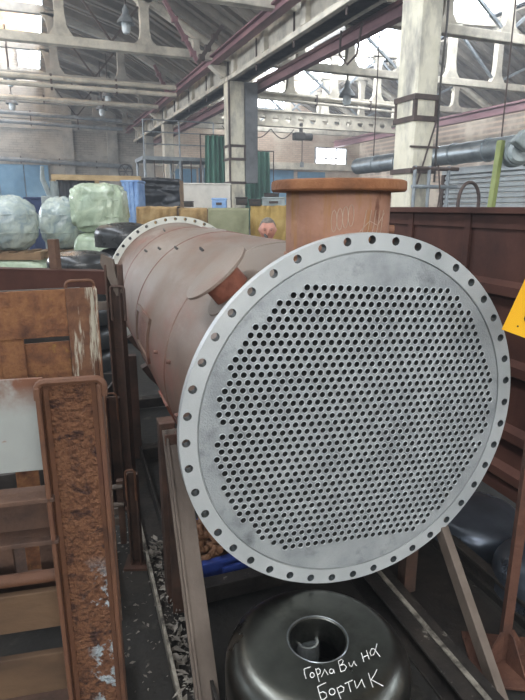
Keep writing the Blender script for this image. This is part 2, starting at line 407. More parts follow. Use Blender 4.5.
# tubes: rolled lip + bore running into the shell
def tube_geo(mb, cx, cz, n=10, ph=0):
    ys = [(.0131,.0006),(.0128,-.0022),(.0112,-.0030),(.0099,-.0004),(.0099,.16)]
    mb.lathe([(r, h) for r, h in ys], n, Matrix.Translation((cx, 0, VZ+cz)) @ Matrix.Rotation(R(-90), 4, 'X') @ Matrix.Rotation(ph, 4, 'Z'))
cl = VM.inverted() @ C
cents.sort(key=lambda c: (cl - Vector((c.x, 0, VZ+c.y))).length)
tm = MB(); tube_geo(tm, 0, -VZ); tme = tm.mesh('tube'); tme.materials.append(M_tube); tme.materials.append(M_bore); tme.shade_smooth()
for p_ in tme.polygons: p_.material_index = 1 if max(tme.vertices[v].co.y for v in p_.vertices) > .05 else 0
for c in cents[:300]:
    o = bpy.data.objects.new('tube', tme); COL.objects.link(o); o.parent = hx; o.location = (c.x, 0, VZ+c.y); o.rotation_euler.y = random.random()*6
rest = MB()
for c in cents[300:]: tube_geo(rest, c.x, c.y, 8, random.random()*6)
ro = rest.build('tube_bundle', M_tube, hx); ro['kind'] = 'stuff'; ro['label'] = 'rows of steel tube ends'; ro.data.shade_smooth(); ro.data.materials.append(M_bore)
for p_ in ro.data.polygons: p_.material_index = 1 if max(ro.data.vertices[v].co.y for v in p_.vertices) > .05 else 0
# added dark plate inside keeps the bores dark as in a full length tube
MB().lathe([(.001,.30),(.57,.30)], 48, YM).build('dark_bore_backing', M_bore, hx)
# shell
LEN = 3.45
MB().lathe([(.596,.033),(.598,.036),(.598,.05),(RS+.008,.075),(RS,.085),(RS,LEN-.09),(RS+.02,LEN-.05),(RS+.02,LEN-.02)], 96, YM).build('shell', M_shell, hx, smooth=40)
M_seam = mat('weld_seam', ['6a4a40','7d5c50'], 30, .6, bump=.6, bscale=80)
for y in (.74, 1.85, 2.75): MB().lathe([(RS-.002,y-.009),(RS+.004,y-.004),(RS+.004,y+.004),(RS-.002,y+.009)], 96, YM).build('weld_seam', M_seam if y != .74 else M_shell, hx, smooth=True)
ring_with_holes('far_flange', RF, RS-.01, LEN-.05, LEN, RB, 44, .0145, M_fl_far, hx, R(1.5), 96)
MB().lathe([(.001,LEN-.02),(RS-.01,LEN-.02)], 48, YM).build('far_tube_sheet', M_sheet, hx)
# top nozzle
NZ = Matrix.Translation((0, .245, 0))
MB().lathe([(.185,1.40),(.185,1.752),(.170,1.752),(.170,1.40)], 64, NZ).build('nozzle_neck', M_noz, hx, smooth=40)
nf = MB().lathe([(.170,1.790),(.228,1.790),(.237,1.786),(.239,1.780),(.239,1.758),(.234,1.752),(.170,1.752)], 72, NZ, closed=True).build('nozzle_flange', M_nozfl, hx, smooth=35)
nf['label'] = 'orange rusted nozzle flange'
MB().tube([(.187*math.cos(t), .245+.187*math.sin(t), 1.535) for t in [2*math.pi*k/48 for k in range(49)]], .006, 6).build('weld_seam', M_noz, hx, smooth=True)
# side lug of the nozzle
MB().tube([(.18,.22,1.62),(.215,.21,1.62)], [.02,.016], 10).build('lug', M_noz, hx, smooth=True)
# chalk scrawl on the nozzle neck
def on_neck(a, z, r=.1865): return (r*math.sin(a), .245 - r*math.cos(a), z)
ck = MB()
scr = [[(-.52+.10*k+.05*math.cos(t), 1.655+.035*math.sin(t)+.02*k*.3) for t in [6.3*j/12 for j in range(13)]] for k in range(4)]
scr += [[(-.02+.11*k,1.60),(.03+.11*k,1.64),(.07+.11*k,1.69)] for k in range(5)] + [[(-.05,1.62),(.15,1.655),(.35,1.64),(.55,1.68)]]
for st in scr:
    ck.tube([on_neck(a, z) for a, z in st], .0011, 5)
ck.build('chalk_scrawl', mat('faded_chalk', ['a08a78','b7a392'], 30, .9), hx)
# blanked side nozzle, leaning 41 degrees to the left
NS = Matrix.Translation((0, .325, VZ)) @ Matrix.Rotation(R(-41), 4, 'Y')
MB().lathe([(.072,.50),(.072,.66)], 36, NS).build('side_nozzle_neck', M_redneck, hx, smooth=40)
MB().lathe([(.001,.672),(.133,.672),(.136,.670),(.136,.661),(.133,.659),(.001,.659)], 48, NS).build('side_nozzle_cover', M_shell, hx, smooth=35)['label'] = 'dusty round blank cover'
def wrap_pad(name, mb_pts_f, m_): pass
pad = MB()
n_ = 40
vs_ = []
for r, dr in ((.074,.006),(.118,.006),(.121,0)):
    for k in range(n_):
        t = 2*math.pi*k/n_; a = -R(41) + r*math.cos(t)/RS; y = .325 + r*math.sin(t)
        vs_.append(((RS+dr)*math.sin(a), y, VZ + (RS+dr)*math.cos(a)))
pad.add(vs_, [(i*n_+k, i*n_+(k+1)%n_, (i+1)*n_+(k+1)%n_, (i+1)*n_+k) for i in range(2) for k in range(n_)])
pad.build('reinforcing_pad', M_shell, hx, smooth=True)
# curved plates on the shell
def shell_plate(name, a0, a1, y0, y1, t, m_, hollow=0):
    mb = MB(); n = 10
    def strip(a0, a1, y0, y1):
        vs_ = []
        for k in range(n+1):
            a = R(a0+(a1-a0)*k/n)
            for r in (RS-.002, RS+t):
                for y in (y0, y1): vs_.append((r*math.sin(a), y, VZ+r*math.cos(a)))
        fs = []
        for k in range(n):
            b = 4*k; fs += [(b+2,b+3,b+7,b+6),(b,b+4,b+5,b+1),(b,b+2,b+6,b+4),(b+1,b+5,b+7,b+3)]
        fs += [(0,1,3,2),(4*n,4*n+2,4*n+3,4*n+1)]; mb.add(vs_, fs)
    if hollow:
        h = hollow; strip(a0, a1, y0, y0+h); strip(a0, a1, y1-h, y1); strip(a0, a0+3, y0, y1); strip(a1-3, a1, y0, y1)
    else: strip(a0, a1, y0, y1)
    return mb.build(name, m_, hx, smooth=30)
shell_plate('name_plate_bracket', -98, -74, 1.25, 1.75, .014, M_shell, .035)
shell_plate('name_plate', -95, -77, 1.30, 1.70, .004, M_seam)
shell_plate('saddle_pad', 12, 62, 2.2, 2.95, .012, M_shell)
shell_plate('saddle_pad', -150, -112, .95, 1.2, .012, M_shell)
for a, y in ((-28,1.25),(-33,1.75),(-38,2.15),(-44,2.5),(-20,2.9),(10,1.3)):
    x0, z0 = (RS)*math.sin(R(a)), VZ+RS*math.cos(R(a))
    MB().bar((x0, y-.02, z0), (x0+.014*math.sin(R(a)), y+.03, z0+.014*math.cos(R(a))), .008, .014).build('lifting_clip', M_dark_steel, hx)
for a, y in ((-80,.62),(-84,.95),(-96,.42)):
    x0, z0 = RS*math.sin(R(a)), VZ+RS*math.cos(R(a))
    MB().tube([(x0,y,z0),(x0+.018*math.sin(R(a)),y,z0+.018*math.cos(R(a)))], .009, 8).build('stud', M_seam, hx, smooth=True)

# ------------------------------------------------------------------ support skid under the exchanger
sk = thing('support_skid', 'brown steel support skid with slanted braces under the grey flange', 'support frame', VO, VA)
M_beam = mat('grimy_channel', ['1a1817','2b2724','3c3631'], 6, .55, .2, bump=.4, bscale=40)
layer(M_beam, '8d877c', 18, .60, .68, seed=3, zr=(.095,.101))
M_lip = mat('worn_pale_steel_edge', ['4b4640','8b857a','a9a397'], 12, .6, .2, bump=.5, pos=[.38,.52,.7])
def channel_y(mb, x, y0, y1, z0, z1, w_, t=.012, side=-1):
    mb.box(x, x+t, y0, y1, z0, z1); a, b = (x-w_, x+t) if side < 0 else (x, x+w_)
    mb.box(a, b, y0, y1, z1-t, z1); mb.box(a, b, y0, y1, z0, z0+t)
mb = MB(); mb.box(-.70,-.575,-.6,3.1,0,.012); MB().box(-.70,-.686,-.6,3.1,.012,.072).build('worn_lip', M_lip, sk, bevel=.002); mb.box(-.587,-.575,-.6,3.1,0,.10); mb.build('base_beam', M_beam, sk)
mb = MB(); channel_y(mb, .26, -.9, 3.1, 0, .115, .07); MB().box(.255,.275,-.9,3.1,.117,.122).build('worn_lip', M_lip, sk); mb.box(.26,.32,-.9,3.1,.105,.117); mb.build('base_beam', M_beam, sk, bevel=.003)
mb = MB(); mb.box(-.575,.26,.40,.47,.03,.11); mb.build('cross_beam', M_beam, sk, bevel=.004)
mb = MB(); mb.box(-.575,.26,1.9,1.98,.03,.11); mb.build('cross_beam', M_beam, sk, bevel=.004)
mb = MB(); mb.box(-.575,.26,2.9,2.98,.03,.11); mb.build('cross_beam', M_beam, sk, bevel=.004)
mb = MB(); mb.box(-.635,-.585,.40,.408,.012,.84); mb.box(-.593,-.585,.40,.47,.012,.84); mb.build('post', M_post_red, sk, bevel=.002)
mb = MB(); mb.box(-.645,-.58,.47,.55,.012,.86); mb.build('post', M_post_red, sk, bevel=.003)
for x, y in ((.40,.22),(-.6,2.0),(.42,2.0),(-.6,2.93),(.42,2.93)):
    zt = VZ - math.sqrt(max(.01, RS**2 - min(abs(x),.5)**2)) if abs(x) < .5 else .75
    mb = MB(); mb.box(x-.03,x+.03,y-.03,y+.03,.0,zt); mb.build('post', M_post_red, sk, bevel=.003)
for y in (.50, 2.0, 2.93):
    # curved saddle carrying the shell
    mb = MB(); n = 16; vs_ = []
    for k in range(n+1):
        a = R(-150 + 0 + 120*k/n + 0) - R(0); a = R(210 - 0 + 0) if False else R(-60+120*k/n)
        for r in (RS+.003, RS+.05):
            for yy in (y-.04, y+.04): vs_.append((r*math.sin(a), yy, VZ - r*math.cos(a)))
    fs = []
    for k in range(n):
        b = 4*k; fs += [(b+2,b+3,b+7,b+6),(b,b+4,b+5,b+1),(b,b+2,b+6,b+4),(b+1,b+5,b+7,b+3)]
    fs += [(0,1,3,2),(4*n,4*n+2,4*n+3,4*n+1)]
    mb.add(vs_, fs); mb.build('saddle', M_post_red, sk)
MB().bar((-.597,.44,.845),(-.602,-.10,.03),.012,.085,(1,0,0)).build('slanted_brace', M_bench, sk, bevel=.002)
MB().bar((-.625,.44,.84),(-.63,-.10,.03),.05,.010,(1,0,0)).build('slanted_brace', M_bench, sk, bevel=.002)
MB().bar((.405,.115,.545),(.385,-.40,.0),.055,.035,(1,0,0)).build('slanted_brace', M_bench, sk, bevel=.003)
# pale flakes and shavings lying along the left beam
fk = MB()
for k in range(700):
    l = random.uniform(-.55,.95); u = random.gauss(-.635,.03)
    if u < -.70 or u > -.58: u = random.uniform(-.72,-.58)
    s = (random.uniform(.003,.010) if random.random() < .75 else random.uniform(.012,.032)); a = random.random()*6.3; z = random.uniform(.012,.055) if u > -.69 else .07
    c_, s_ = math.cos(a)*s, math.sin(a)*s; w_ = random.uniform(.25,.6); t = random.uniform(-.5,.5)
    fk.add([(u-c_,l-s_,z-t*s*.5),(u+s_*w_,l-c_*w_,z+.002),(u+c_,l+s_,z+t*s*.6),(u-s_*w_,l+c_*w_,z+.004)], [(0,1,2,3)])
M_flake = mat('pale_flakes', ['4f4a42','77716a','9b968c'], 14, .8)
fo = fk.build('paint_flakes', M_flake); fo.matrix_world = VM; fo['kind'] = 'stuff'; tag(fo, 'pale flakes and shavings strewn along the left base beam', 'debris')
fd = MB()
for k in range(420):
    l = random.uniform(-.5,1.6); u = random.uniform(-.98,-.70) if random.random() < .6 else random.uniform(.4,1.05)
    s = random.uniform(.003,.013); a = random.random()*6.3; c_, s_ = math.cos(a)*s, math.sin(a)*s
    fd.add([(u-c_,l-s_,.001),(u+s_*.5,l-c_*.5,.001),(u+c_,l+s_,.002),(u-s_*.4,l+c_*.4,.008*random.random()+.001)], [(0,1,2),(0,2,3),(0,1,3),(1,2,3)])
fo = fd.build('floor_litter', M_flake); fo.matrix_world = VM; fo['kind'] = 'stuff'; tag(fo, 'small pale chips scattered over the dark floor', 'debris')

# ------------------------------------------------------------------ dished heads
M_dish = mat('bare_dark_steel', ['565752','666762','75766f'], 3, .31, 1.0, bump=.04, bscale=25, rvar=.06)
layer(M_dish, '34332f', 2.5, .5, .7, seed=4, rough=.4)
M_dish_bk = mat('blackened_steel', ['323334','404142','4e4f50'], 3, .3, .6, rvar=.1)
M_dish_bl = mat('bluish_dark_steel', ['4a505a','5b626d','6c737d'], 3, .32, .7, rvar=.08)
def dish_profile(Rr, h, rh, kn, dome=.03):
    pr = []
    if rh: pr += [(rh-.012,h-.085),(rh-.006,h-.05),(rh-.004,h-.02),(rh,h-.006),(rh+.008,h-.001)]
    else: pr += [(.001,h)]
    r1 = Rr-kn
    for k in range(1, 5): t = k/5; r = (rh+.008) + (r1-rh-.008)*t; pr.append((r, h - dome*(t**2)*.6))
    for k in range(0, 9):
        a = R(90*k/8 + 0); pr.append((r1 + kn*math.sin(a), h - dome*.62 - kn*(1-math.cos(a))))
    zb = h - dome*.62 - kn
    pr += [(Rr, zb*.5), (Rr, .0), (Rr-.008, .0), (Rr-.008, zb*.5)]
    return pr
def dish_head(name, label, loc, Rr, h, rh, kn, m_, group=None, dome=.03, seam=False):
    o = thing(name, label, 'dished head', loc, 0, group)
    MB().lathe(dish_profile(Rr, h, rh, kn, dome), 72).build('body', m_, o, smooth=30)
    return o
DC = VM @ Vector((-.272, -.258, 0)); DH = .356; DR = .300
dh = dish_head('dished_head', 'dark steel dished head with a round hole and chalk handwriting, in the foreground', DC, DR, DH, .092, .088, M_dish, dome=.014)
# the flanged lip and the short pipe stub seen through the hole
MB().lathe([(.094,DH-.012),(.096,DH-.001),(.099,DH+.0005),(.102,DH-.002)], 64).build('hole_lip', mat('bright_cut_edge', ['7d8284','999ea0'], 20, .3, .9), dh, smooth=True)
sp_ = onz(308, 640, .285) - DC
MB().lathe([(.026,.0),(.026,.275),(.029,.283),(.036,.283),(.040,.27),(.040,.0)], 36, Matrix.Translation((sp_.x,sp_.y,0))).build('inner_pipe_stub', mat('bright_pipe_end', ['b9bebf','d6dada'], 20, .22, .8), dh, smooth=True)
# chalk handwriting: "Горловина" / "Бортик"
def prof_z(r):
    P = dish_profile(DR, DH, .092, .088, .014)[4:-4]
    for (r0, z0), (r1, z1) in zip(P, P[1:]):
        if r0 <= r <= r1: return z0 + (z1-z0)*(r-r0)/max(1e-6, r1-r0)
    return P[0][1] if r < P[0][0] else P[-1][1]
def on_dish(px, py):
    d = ray(px, py); z = DH
    for it in range(40):
        p = C + d*((z-H)/d.z); z = .5*z + .5*prof_z(math.hypot(p.x-DC.x, p.y-DC.y))
    p = C + d*((z-H)/d.z); return Vector((p.x-DC.x, p.y-DC.y, prof_z(math.hypot(p.x-DC.x, p.y-DC.y))+.0006))
def oval(cx, cy, rx, ry, n=12): return [(cx+rx*math.cos(2*math.pi*k/n), cy+ry*math.sin(2*math.pi*k/n)) for k in range(n+1)]
ST = [[(61,347),(64,366),(70,388)], [(61,347),(74,342),(90,337)], oval(97,373,9,11),
      [(112,345),(120,372),(128,402)], [(113,350),(124,343),(133,352),(131,366),(119,372)],
      [(138,380),(146,362),(151,347),(158,358),(167,372)], oval(181,356,9,10), [(190,348),(195,364)],
      [(211,312),(217,335),(223,358)], [(211,313),(224,304),(233,310),(228,324),(218,331)], [(218,331),(236,326),(247,336),(240,352),(223,358)],
      [(257,318),(262,332),(270,336),(280,312)], [(280,312),(285,326),(292,332)],
      [(312,276),(318,295),(323,314)], [(318,296),(330,290),(341,285)], [(334,264),(340,284),(347,303)],
      [(380,236),(374,262),(366,284),(355,288),(350,274),(356,258),(368,258),(380,274),(394,292)],
      [(121,424),(128,452),(137,482)], [(121,424),(137,415),(157,406)], [(128,452),(144,446),(158,452),(161,468),(150,478),(137,482)],
      oval(184,446,13,14), [(205,428),(213,452),(222,477)], [(206,431),(222,420),(236,428),(234,444),(213,452)],
      [(255,404),(260,425),(266,446)], [(240,410),(256,403),(273,395)],
      [(282,398),(286,416),(292,431),(304,412),(314,391)], [(314,391),(320,410),(328,426)],
      [(343,364),(352,394),(363,426)], [(380,349),(368,374),(353,396)], [(356,393),(380,406),(408,421)]]
hw = bpy.data.objects.new('chalk_handwriting', None); COL.objects.link(hw); hw.parent = dh; hw['label'] = 'white chalk handwriting in Cyrillic'
i_ = 0
for n_st in (2,1,2,1,2,3,2,3,1, 3,1,2,2,2,3):
    lt = MB()
    for st in ST[i_:i_+n_st]: lt.tube([on_dish(290+x/4.375, 590+y/4.375) for x, y in st], .0012, 6)
    i_ += n_st; lt.build('chalk_letter', M_chalk, hw)

# two dark heads lying by the maroon panel
p = VM @ Vector((1.0,.50,0)); dish_head('dished_head', 'bluish dark dished head lying flat under the maroon panel edge', (p.x,p.y,0), .265,.175,0,.08, M_dish_bl, dome=.05)
p = VM @ Vector((.985,-.03,0)); dish_head('dished_head', 'dark round head cut by the right picture edge behind the rusty post', (p.x,p.y,0), .25,.25,0,.11, M_dish_bl, dome=.06)
# stacks of blackened heads behind the racks on the left
ORD = ['topmost', 'second', 'third', 'fourth', 'fifth', 'sixth', 'seventh']
def dstack(px, py, D, Rr, hh, where):
    t = dep(px, py, D); n = round(t.z/hh); hh = t.z/n
    for k in range(n):
        lab = 'black dished head, %s in the stack %s' % ('topmost' if k == 0 else ORD[k] + ' from the top', where)
        dish_head('dished_head', lab, (t.x+random.uniform(-.015,.015), t.y+random.uniform(-.015,.015), t.z-(k+1)*hh), Rr, hh-.002, 0, hh*.42, M_dish_bk, 'blackened heads in tall stacks', dome=.05)
dstack(80, 250, 5.7, .34, .262, 'behind the left racks')
dstack(124, 222, 7.0, .38, .30, 'close beside the far flange')

# ================================================================== LEFT RACKS
def frame_loc(P, ang): return (P[0], P[1], 0), R(ang)
def loop_handle(mb, x0, x1, z0, z1, y, r=.007):
    rr = min(.018, (x1-x0)/3); pts = [(x0,y,z0),(x0,y,z1-rr)]
    for k in range(1, 5): a = R(90*k/4); pts.append((x0+rr-rr*math.cos(a), y, z1-rr+rr*math.sin(a)))
    for k in range(0, 5): a = R(90*k/4); pts.append((x1-rr+rr*math.sin(a), y, z1-rr+rr*math.cos(a)))
    pts += [(x1,y,z1-rr),(x1,y,z0)]; mb.tube(pts, r, 8)
def z_mesh(o): return o
# rack 1 -- nearest, rusted channel post at its right end
r1 = thing('steel_rack', 'nearest rusty steel rack with white plate and thick orange rusted corner post', 'rack', (.016,1.259,0), R(-9.4))
def post_channel(parent, x0, x1, y, z1, m_, mf, d=.045, t=.011, off=0):
    w_ = MB().box(x0+t,x1-t,y+.0,y+.012,0,z1).build('post_web', m_, parent)
    MB().box(x0,x0+t,y-d,y+.03,0,z1).build('post_flange', mf, parent, bevel=.003)
    MB().box(x1-t,x1,y-d,y+.03,0,z1).build('post_flange', mf, parent, bevel=.003)
    # inner fillets
    f = MB(); f.bar((x0+t+.004,y-.004,0),(x0+t+.004,y-.004,z1),.016,.012,(1,1,0)); f.bar((x1-t-.004,y-.004,0),(x1-t-.004,y-.004,z1),.016,.012,(1,1,0)); f.build('post_fillet', mf, parent)

post_channel(r1, -.052, .090, .0, 1.315, M_rust_post, M_rust_edge, .03)
cap = MB(); loop_handle(cap, -.048, .094, 1.285, 1.325, -.018, .009); cap.build('top_bar', M_rust_edge, r1, smooth=True)
post_channel(r1, -1.25, -1.11, .0, 1.315, M_rust, M_rust_edge, .03)
pl = MB().box(-.6,.6,-.004,.004,-.116,.116).build('white_plate', M_white_pl, r1, bevel=.002); pl.location = (-.645,.045,1.202)
ch = MB(); ch.box(-1.2,-.035,.03,.04,.935,1.045); ch.box(-1.2,-.035,-.03,.04,1.035,1.047); ch.box(-1.2,-.035,-.03,.04,.925,.937); ch.build('rail_channel', M_rust_dk, r1, bevel=.002)
for x0, x1 in ((-.34,-.30),(-.225,-.182),(-.115,-.045),(-.60,-.55),(-.8,-.74)): MB().box(x0,x1,.13,.15,.60,.93).build('inner_upright', M_rust_dk, r1, bevel=.002)
MB().box(-1.2,-.03,.12,.16,.70,.735).build('inner_rail', M_rust_dk, r1, bevel=.003)
MB().tube([(-1.2,.06,.775),(-.03,.06,.78)], .017, 10).build('round_bar', M_rust_edge, r1, smooth=True)
for z0, z1 in ((.645,.755),(.445,.565),(.22,.36)): MB().box(-1.2,-.03,.03,.05,z0,z1).build('plank', M_plank, r1, bevel=.003)
MB().box(-1.2,.05,.03,.55,.06,.12).build('base_rail', M_rust_dk, r1)
post_channel(r1, -1.25, -1.11, .55, 1.1, M_rust_dk, M_rust_edge, .03)
# rack 2 -- behind it
r2 = thing('steel_rack', 'second rusty rack with solid sheet top rail and white streaked end post', 'rack', (.138,2.081,0), R(-2))
MB().box(-.065,.03,-.004,.006,0,1.415).build('post_web', M_rust_worn, r2)
MB().box(.03,.042,-.05,.03,0,1.415).build('post_flange', M_rust_worn, r2, bevel=.002)
MB().box(-1.1,-.066,.0,.008,1.24,1.413).build('top_sheet', M_rust_plate, r2, bevel=.002)
MB().box(-.304,-.222,.012,.024,.1,1.28).build('vertical_strap', M_rust_plate, r2, bevel=.002)
MB().box(-.8,-.72,.012,.024,.1,1.28).build('vertical_strap', M_rust_plate, r2, bevel=.002)
MB().box(-1.1,-.066,.026,.036,1.075,1.215).build('lower_band', M_rust_plate, r2, bevel=.002)
MB().box(-1.1,-.066,.026,.036,.75,.88).build('lower_band', M_rust_dk, r2, bevel=.002)
MB().box(-1.1,.03,.04,.6,.05,.12).build('base_rail', M_rust_dk, r2)
for z0 in (.2,.5,.8,1.08): MB().box(-1.1,.0,.56,.58,z0,z0+.26).build('dark_slot_backing', M_dark_steel, r2)  # dark boards added behind the slots so they read as shade
for x in (-1.1,-.04): MB().box(x,x+.04,.54,.56,0,1.34).build('rear_post', M_rust_dk, r2)
MB().box(-1.15,-1.1,-.004,.05,0,1.41).build('post_web', M_rust_plate, r2)
lh = MB(); loop_handle(lh, -.063, .036, 1.36, 1.438, .03, .006); lh.build('loop_handle', M_rust_edge, r2, smooth=True)
# rack 3 -- long maroon rail
r3 = thing('steel_rack', 'third rack back, long maroon rail ending at a looped post by the shell', 'rack', (.363,3.288,0), R(-34))
MB().box(-1.9,0,0,.02,1.2,1.335).build('long_rail', M_maroon, r3, bevel=.003)
MB().box(-1.9,0,0,.09,1.325,1.337).build('rail_flange', M_maroon, r3, bevel=.002)
MB().box(-.395,-.345,.02,.07,0,1.515).build('post', M_rust_dk, r3, bevel=.003)
MB().box(-1.8,-1.75,.02,.07,0,1.515).build('post', M_rust_dk, r3, bevel=.003)
pw = MB(); pw.box(-.006,.085,0,.012,0,1.38); pw.box(-.006,.006,-.045,0,0,1.38); pw.box(.073,.085,-.045,0,0,1.38); pw.build('channel_post', M_post_red, r3, bevel=.002)
MB().prism([(-.03,1.39),(.06,1.20),(.09,1.22),(.06,1.33),(.05,1.41),(-.02,1.44)], Matrix(((1,0,0,0),(0,0,-1,-.02),(0,1,0,0),(0,0,0,1))), .02).build('horn_plate', M_bench, r3)
lh = MB(); loop_handle(lh, .03, .115, 1.06, 1.26, -.055, .008); lh.build('loop_handle', M_post_red, r3, smooth=True)
MB().box(-.12,0,.03,.06,1.10,1.15).build('stub_rail', M_bench, r3, bevel=.003)
# free-standing looped stanchions in the gap
def stanchion(label, px, py_top, base, wpx, lean=0):
    b = Vector(base); d = (b - C); dist = Vector((d.x, d.y)).length
    # height from the picture ray over this base
    rr = ray(px, py_top); t = dist/Vector((rr.x, rr.y)).length; zt = H + rr.z*t
    o = thing('looped_stanchion', label, 'stanchion', b, R(-20), 'looped stanchions in the gap')
    hw_ = wpx/F*dist/2
    p = MB(); p.box(-hw_,hw_,0,.010,0,zt); p.box(-hw_,-hw_+.009,-.04,0,0,zt); p.box(hw_-.009,hw_,-.04,0,0,zt); p.build('channel_post', M_post_red, o, bevel=.002)
    l_ = MB(); loop_handle(l_, -hw_+.005, hw_-.005, zt-.12, zt+.035, -.045, .006); l_.build('loop_handle', M_rust_edge, o, smooth=True)
    MB().box(-hw_-.03,hw_+.03,-.07,.05,0,.012).build('foot_plate', M_post_red, o)
    return o, zt
stanchion('looped stanchion, tallest of the pair between rack and support skid', 121, 396, onz(121,505,0), 13)
stanchion('looped stanchion, shortest and closest to the flake strewn beam', 137, 472, onz(138,562,0), 12)
# low dark lattice rack standing between them
lr = thing('low_rack', 'low grey steel rack with round bars left of the short stanchion', 'rack', onz(113,545,0), R(-12))
for z in (.23,.33): MB().tube([(-.22,0,z),(.07,0,z)], .013, 8).build('round_bar', M_bench, lr, smooth=True)
for z0 in (.10,.16): MB().box(-.22,.07,.02,.04,z0,z0+.035).build('slat', M_bench, lr)
for x in (-.2,.04): MB().box(x,x+.03,0,.03,0,.36).build('upright', M_rust_dk, lr)
# dark clutter behind, between racks and vessel
def crate(name, label, p, sx, sy, sz, m_, rz=-22):
    o = thing(name, label, 'crate', p, R(rz))
    MB().box(-sx/2,sx/2,-sy/2,sy/2,0,sz*.12).build('bottom', m_, o)
    n = 4; h = sz*.88/n
    for k in range(n):
        z0 = sz*.12 + k*h + .008
        MB().box(-sx/2,sx/2,-sy/2,-sy/2+.015,z0,z0+h-.014).build('slat', m_, o); MB().box(-sx/2,sx/2,sy/2-.015,sy/2,z0,z0+h-.014).build('slat', m_, o)
        MB().box(-sx/2,-sx/2+.015,-sy/2+.016,sy/2-.016,z0,z0+h-.014).build('slat', m_, o); MB().box(sx/2-.015,sx/2,-sy/2+.016,sy/2-.016,z0,z0+h-.014).build('slat', m_, o)
    for x in (-1,1):
        for y in (-1,1): MB().box(x*(sx/2-.03)-.015,x*(sx/2-.03)+.015,y*(sy/2-.03)-.014,y*(sy/2-.03)+.014,sz*.12,sz).build('corner_post', m_, o)
    return o
crate('metal_crate', 'dark slatted crate in the gap behind the looped stanchions', onz(84,455,0), .5, .4, .55, M_dark_steel)

# ================================================================== RIGHT SIDE: maroon panel, rusty post, yellow plate
pn = thing('steel_side_panel', 'tall maroon ribbed steel panel standing along the right of the exchanger', 'panel', VM @ Vector((1.27,0,0)), VA)
for k in range(4):
    y0 = -.45 + k*.78
    MB().box(0,.012,y0,y0+.772,.22,1.62).build('sheet', M_maroon, pn)
MB().box(-.05,.04,-.45,2.67,1.665,1.70).build('top_rail', M_maroon, pn, bevel=.004)
MB().box(-.012,.012,-.45,2.67,1.585,1.665).build('top_lip', M_maroon, pn, bevel=.003)
for z in (1.27, .86, .50, .27):
    m_ = MB(); vs_ = []
    for y in (-.45, 2.67): vs_ += [(0,y,z-.05),(-.045,y,z-.025),(-.045,y,z+.025),(0,y,z+.05)]
    m_.add(vs_, [(0,1,2,3),(7,6,5,4),(0,4,5,1),(1,5,6,2),(2,6,7,3),(3,7,4,0)]); m_.build('rib', M_maroon, pn)
for y in (-.45,1.05,1.62,2.62): MB().box(-.02,.0,y,y+.05,.0,1.665).build('stiffener', M_maroon, pn, bevel=.003)
MB().box(-.02,.05,-.45,2.67,.14,.22).build('bottom_rail', M_maroon, pn, bevel=.003)
# rail on the floor in front of the panel
fr = thing('floor_rail', 'dark greasy steel rail on the floor beneath the maroon panel', 'rail', VM @ Vector((.76,0,0)), VA)
MB().box(-.03,.03,-.6,2.4,0,.035).build('foot', M_beam, fr); MB().box(-.008,.008,-.6,2.4,.035,.085).build('web', M_beam, fr); MB().box(-.025,.025,-.6,2.4,.085,.105).build('head', M_beam, fr, bevel=.004)
tag(MB().box(.33,.70,-.25,1.6,.0,.012).build('floor_plate', M_beam, None), 'dark steel plate on the floor between skid beam and rail', 'plate').matrix_world = VM
# rusty post with gussets
PP = VM @ Vector((.515,-.262,0))
rp_ = thing('steel_post', 'thin rusty post on a gusseted foot at the right picture edge', 'post', PP, R(-30))
M_rpost = mat('brown_orange_post', ['3d241b','543426','624132'], 9, .75, bump=.4)
m_ = MB(); m_.box(-.016,.016,-.003,.003,.024,1.62); m_.box(-.016,-.011,.0,.034,.024,1.62); m_.build('angle_bar', M_rpost, rp_, bevel=.001)
G = lambda ang: Matrix.Rotation(ang, 4, 'Z') @ Matrix(((1,0,0,0),(0,0,-1,.003),(0,1,0,.024),(0,0,0,1)))
for a in (R(-60), R(-150), R(25)): MB().prism([(.015,0),(.11,0),(.03,.13),(.015,.13)], G(a), .006).build('gusset', M_rpost, rp_)
MB().box(-.13,.13,-.13,.13,.013,.024).build('foot_plate', M_rpost, rp_, bevel=.002)
M_yel = mat('yellow_enamel', ['d69a12','e3a91c','e8b22a'], 2, .35)
yp = dep(555, 308, 1.70)
ysign = thing('yellow_sign', 'bright yellow tilted plate with black marks at the right picture edge', 'sign', yp)
YM2 = Matrix(((RT.x, UP.x*.25, -FW.x),(RT.y, UP.y*.25, -FW.y),(0, 1, 0))).to_4x4()
ex = Matrix.Rotation(R(-24), 3, 'Z') @ Vector((RT.x, RT.y, 0)).normalized(); ez = Vector((0,0,1)); ey = ez.cross(ex)
YB = Matrix((( ex.x, ez.x, -ey.x, 0),(ex.y, ez.y, -ey.y, 0),(ex.z, ez.z, -ey.z, 0),(0,0,0,1))) @ Matrix.Rotation(R(-17), 4, 'Z')
MB().prism([(-.115,-.12),(.12,-.12),(.12,.16),(-.115,.16)], YB, .003).build('plate', M_yel, ysign, bevel=.001)
M_blk = mat('black_print', ['101010','1a1a1a'], 5, .5)
T = YB @ Matrix.Translation((-.055,-.058,.0035))
MB().lathe([(.008,0),(.014,0),(.014,.0006),(.008,.0006)], 20, T, closed=True).build('black_letter', M_blk, ysign)
T = YB @ Matrix.Translation((-.075,-.092,.0035)); MB().lathe([(.0005,.0005),(.003,.0005),(.003,0)], 12, T).build('rivet_hole', M_blk, ysign)
MB().bar(yp+Vector((0,0,-.02))-yp-ey*-.004, (PP+Vector((0,0,1.5)))-yp, .02, .006).build('bracket', M_rpost, ysign)

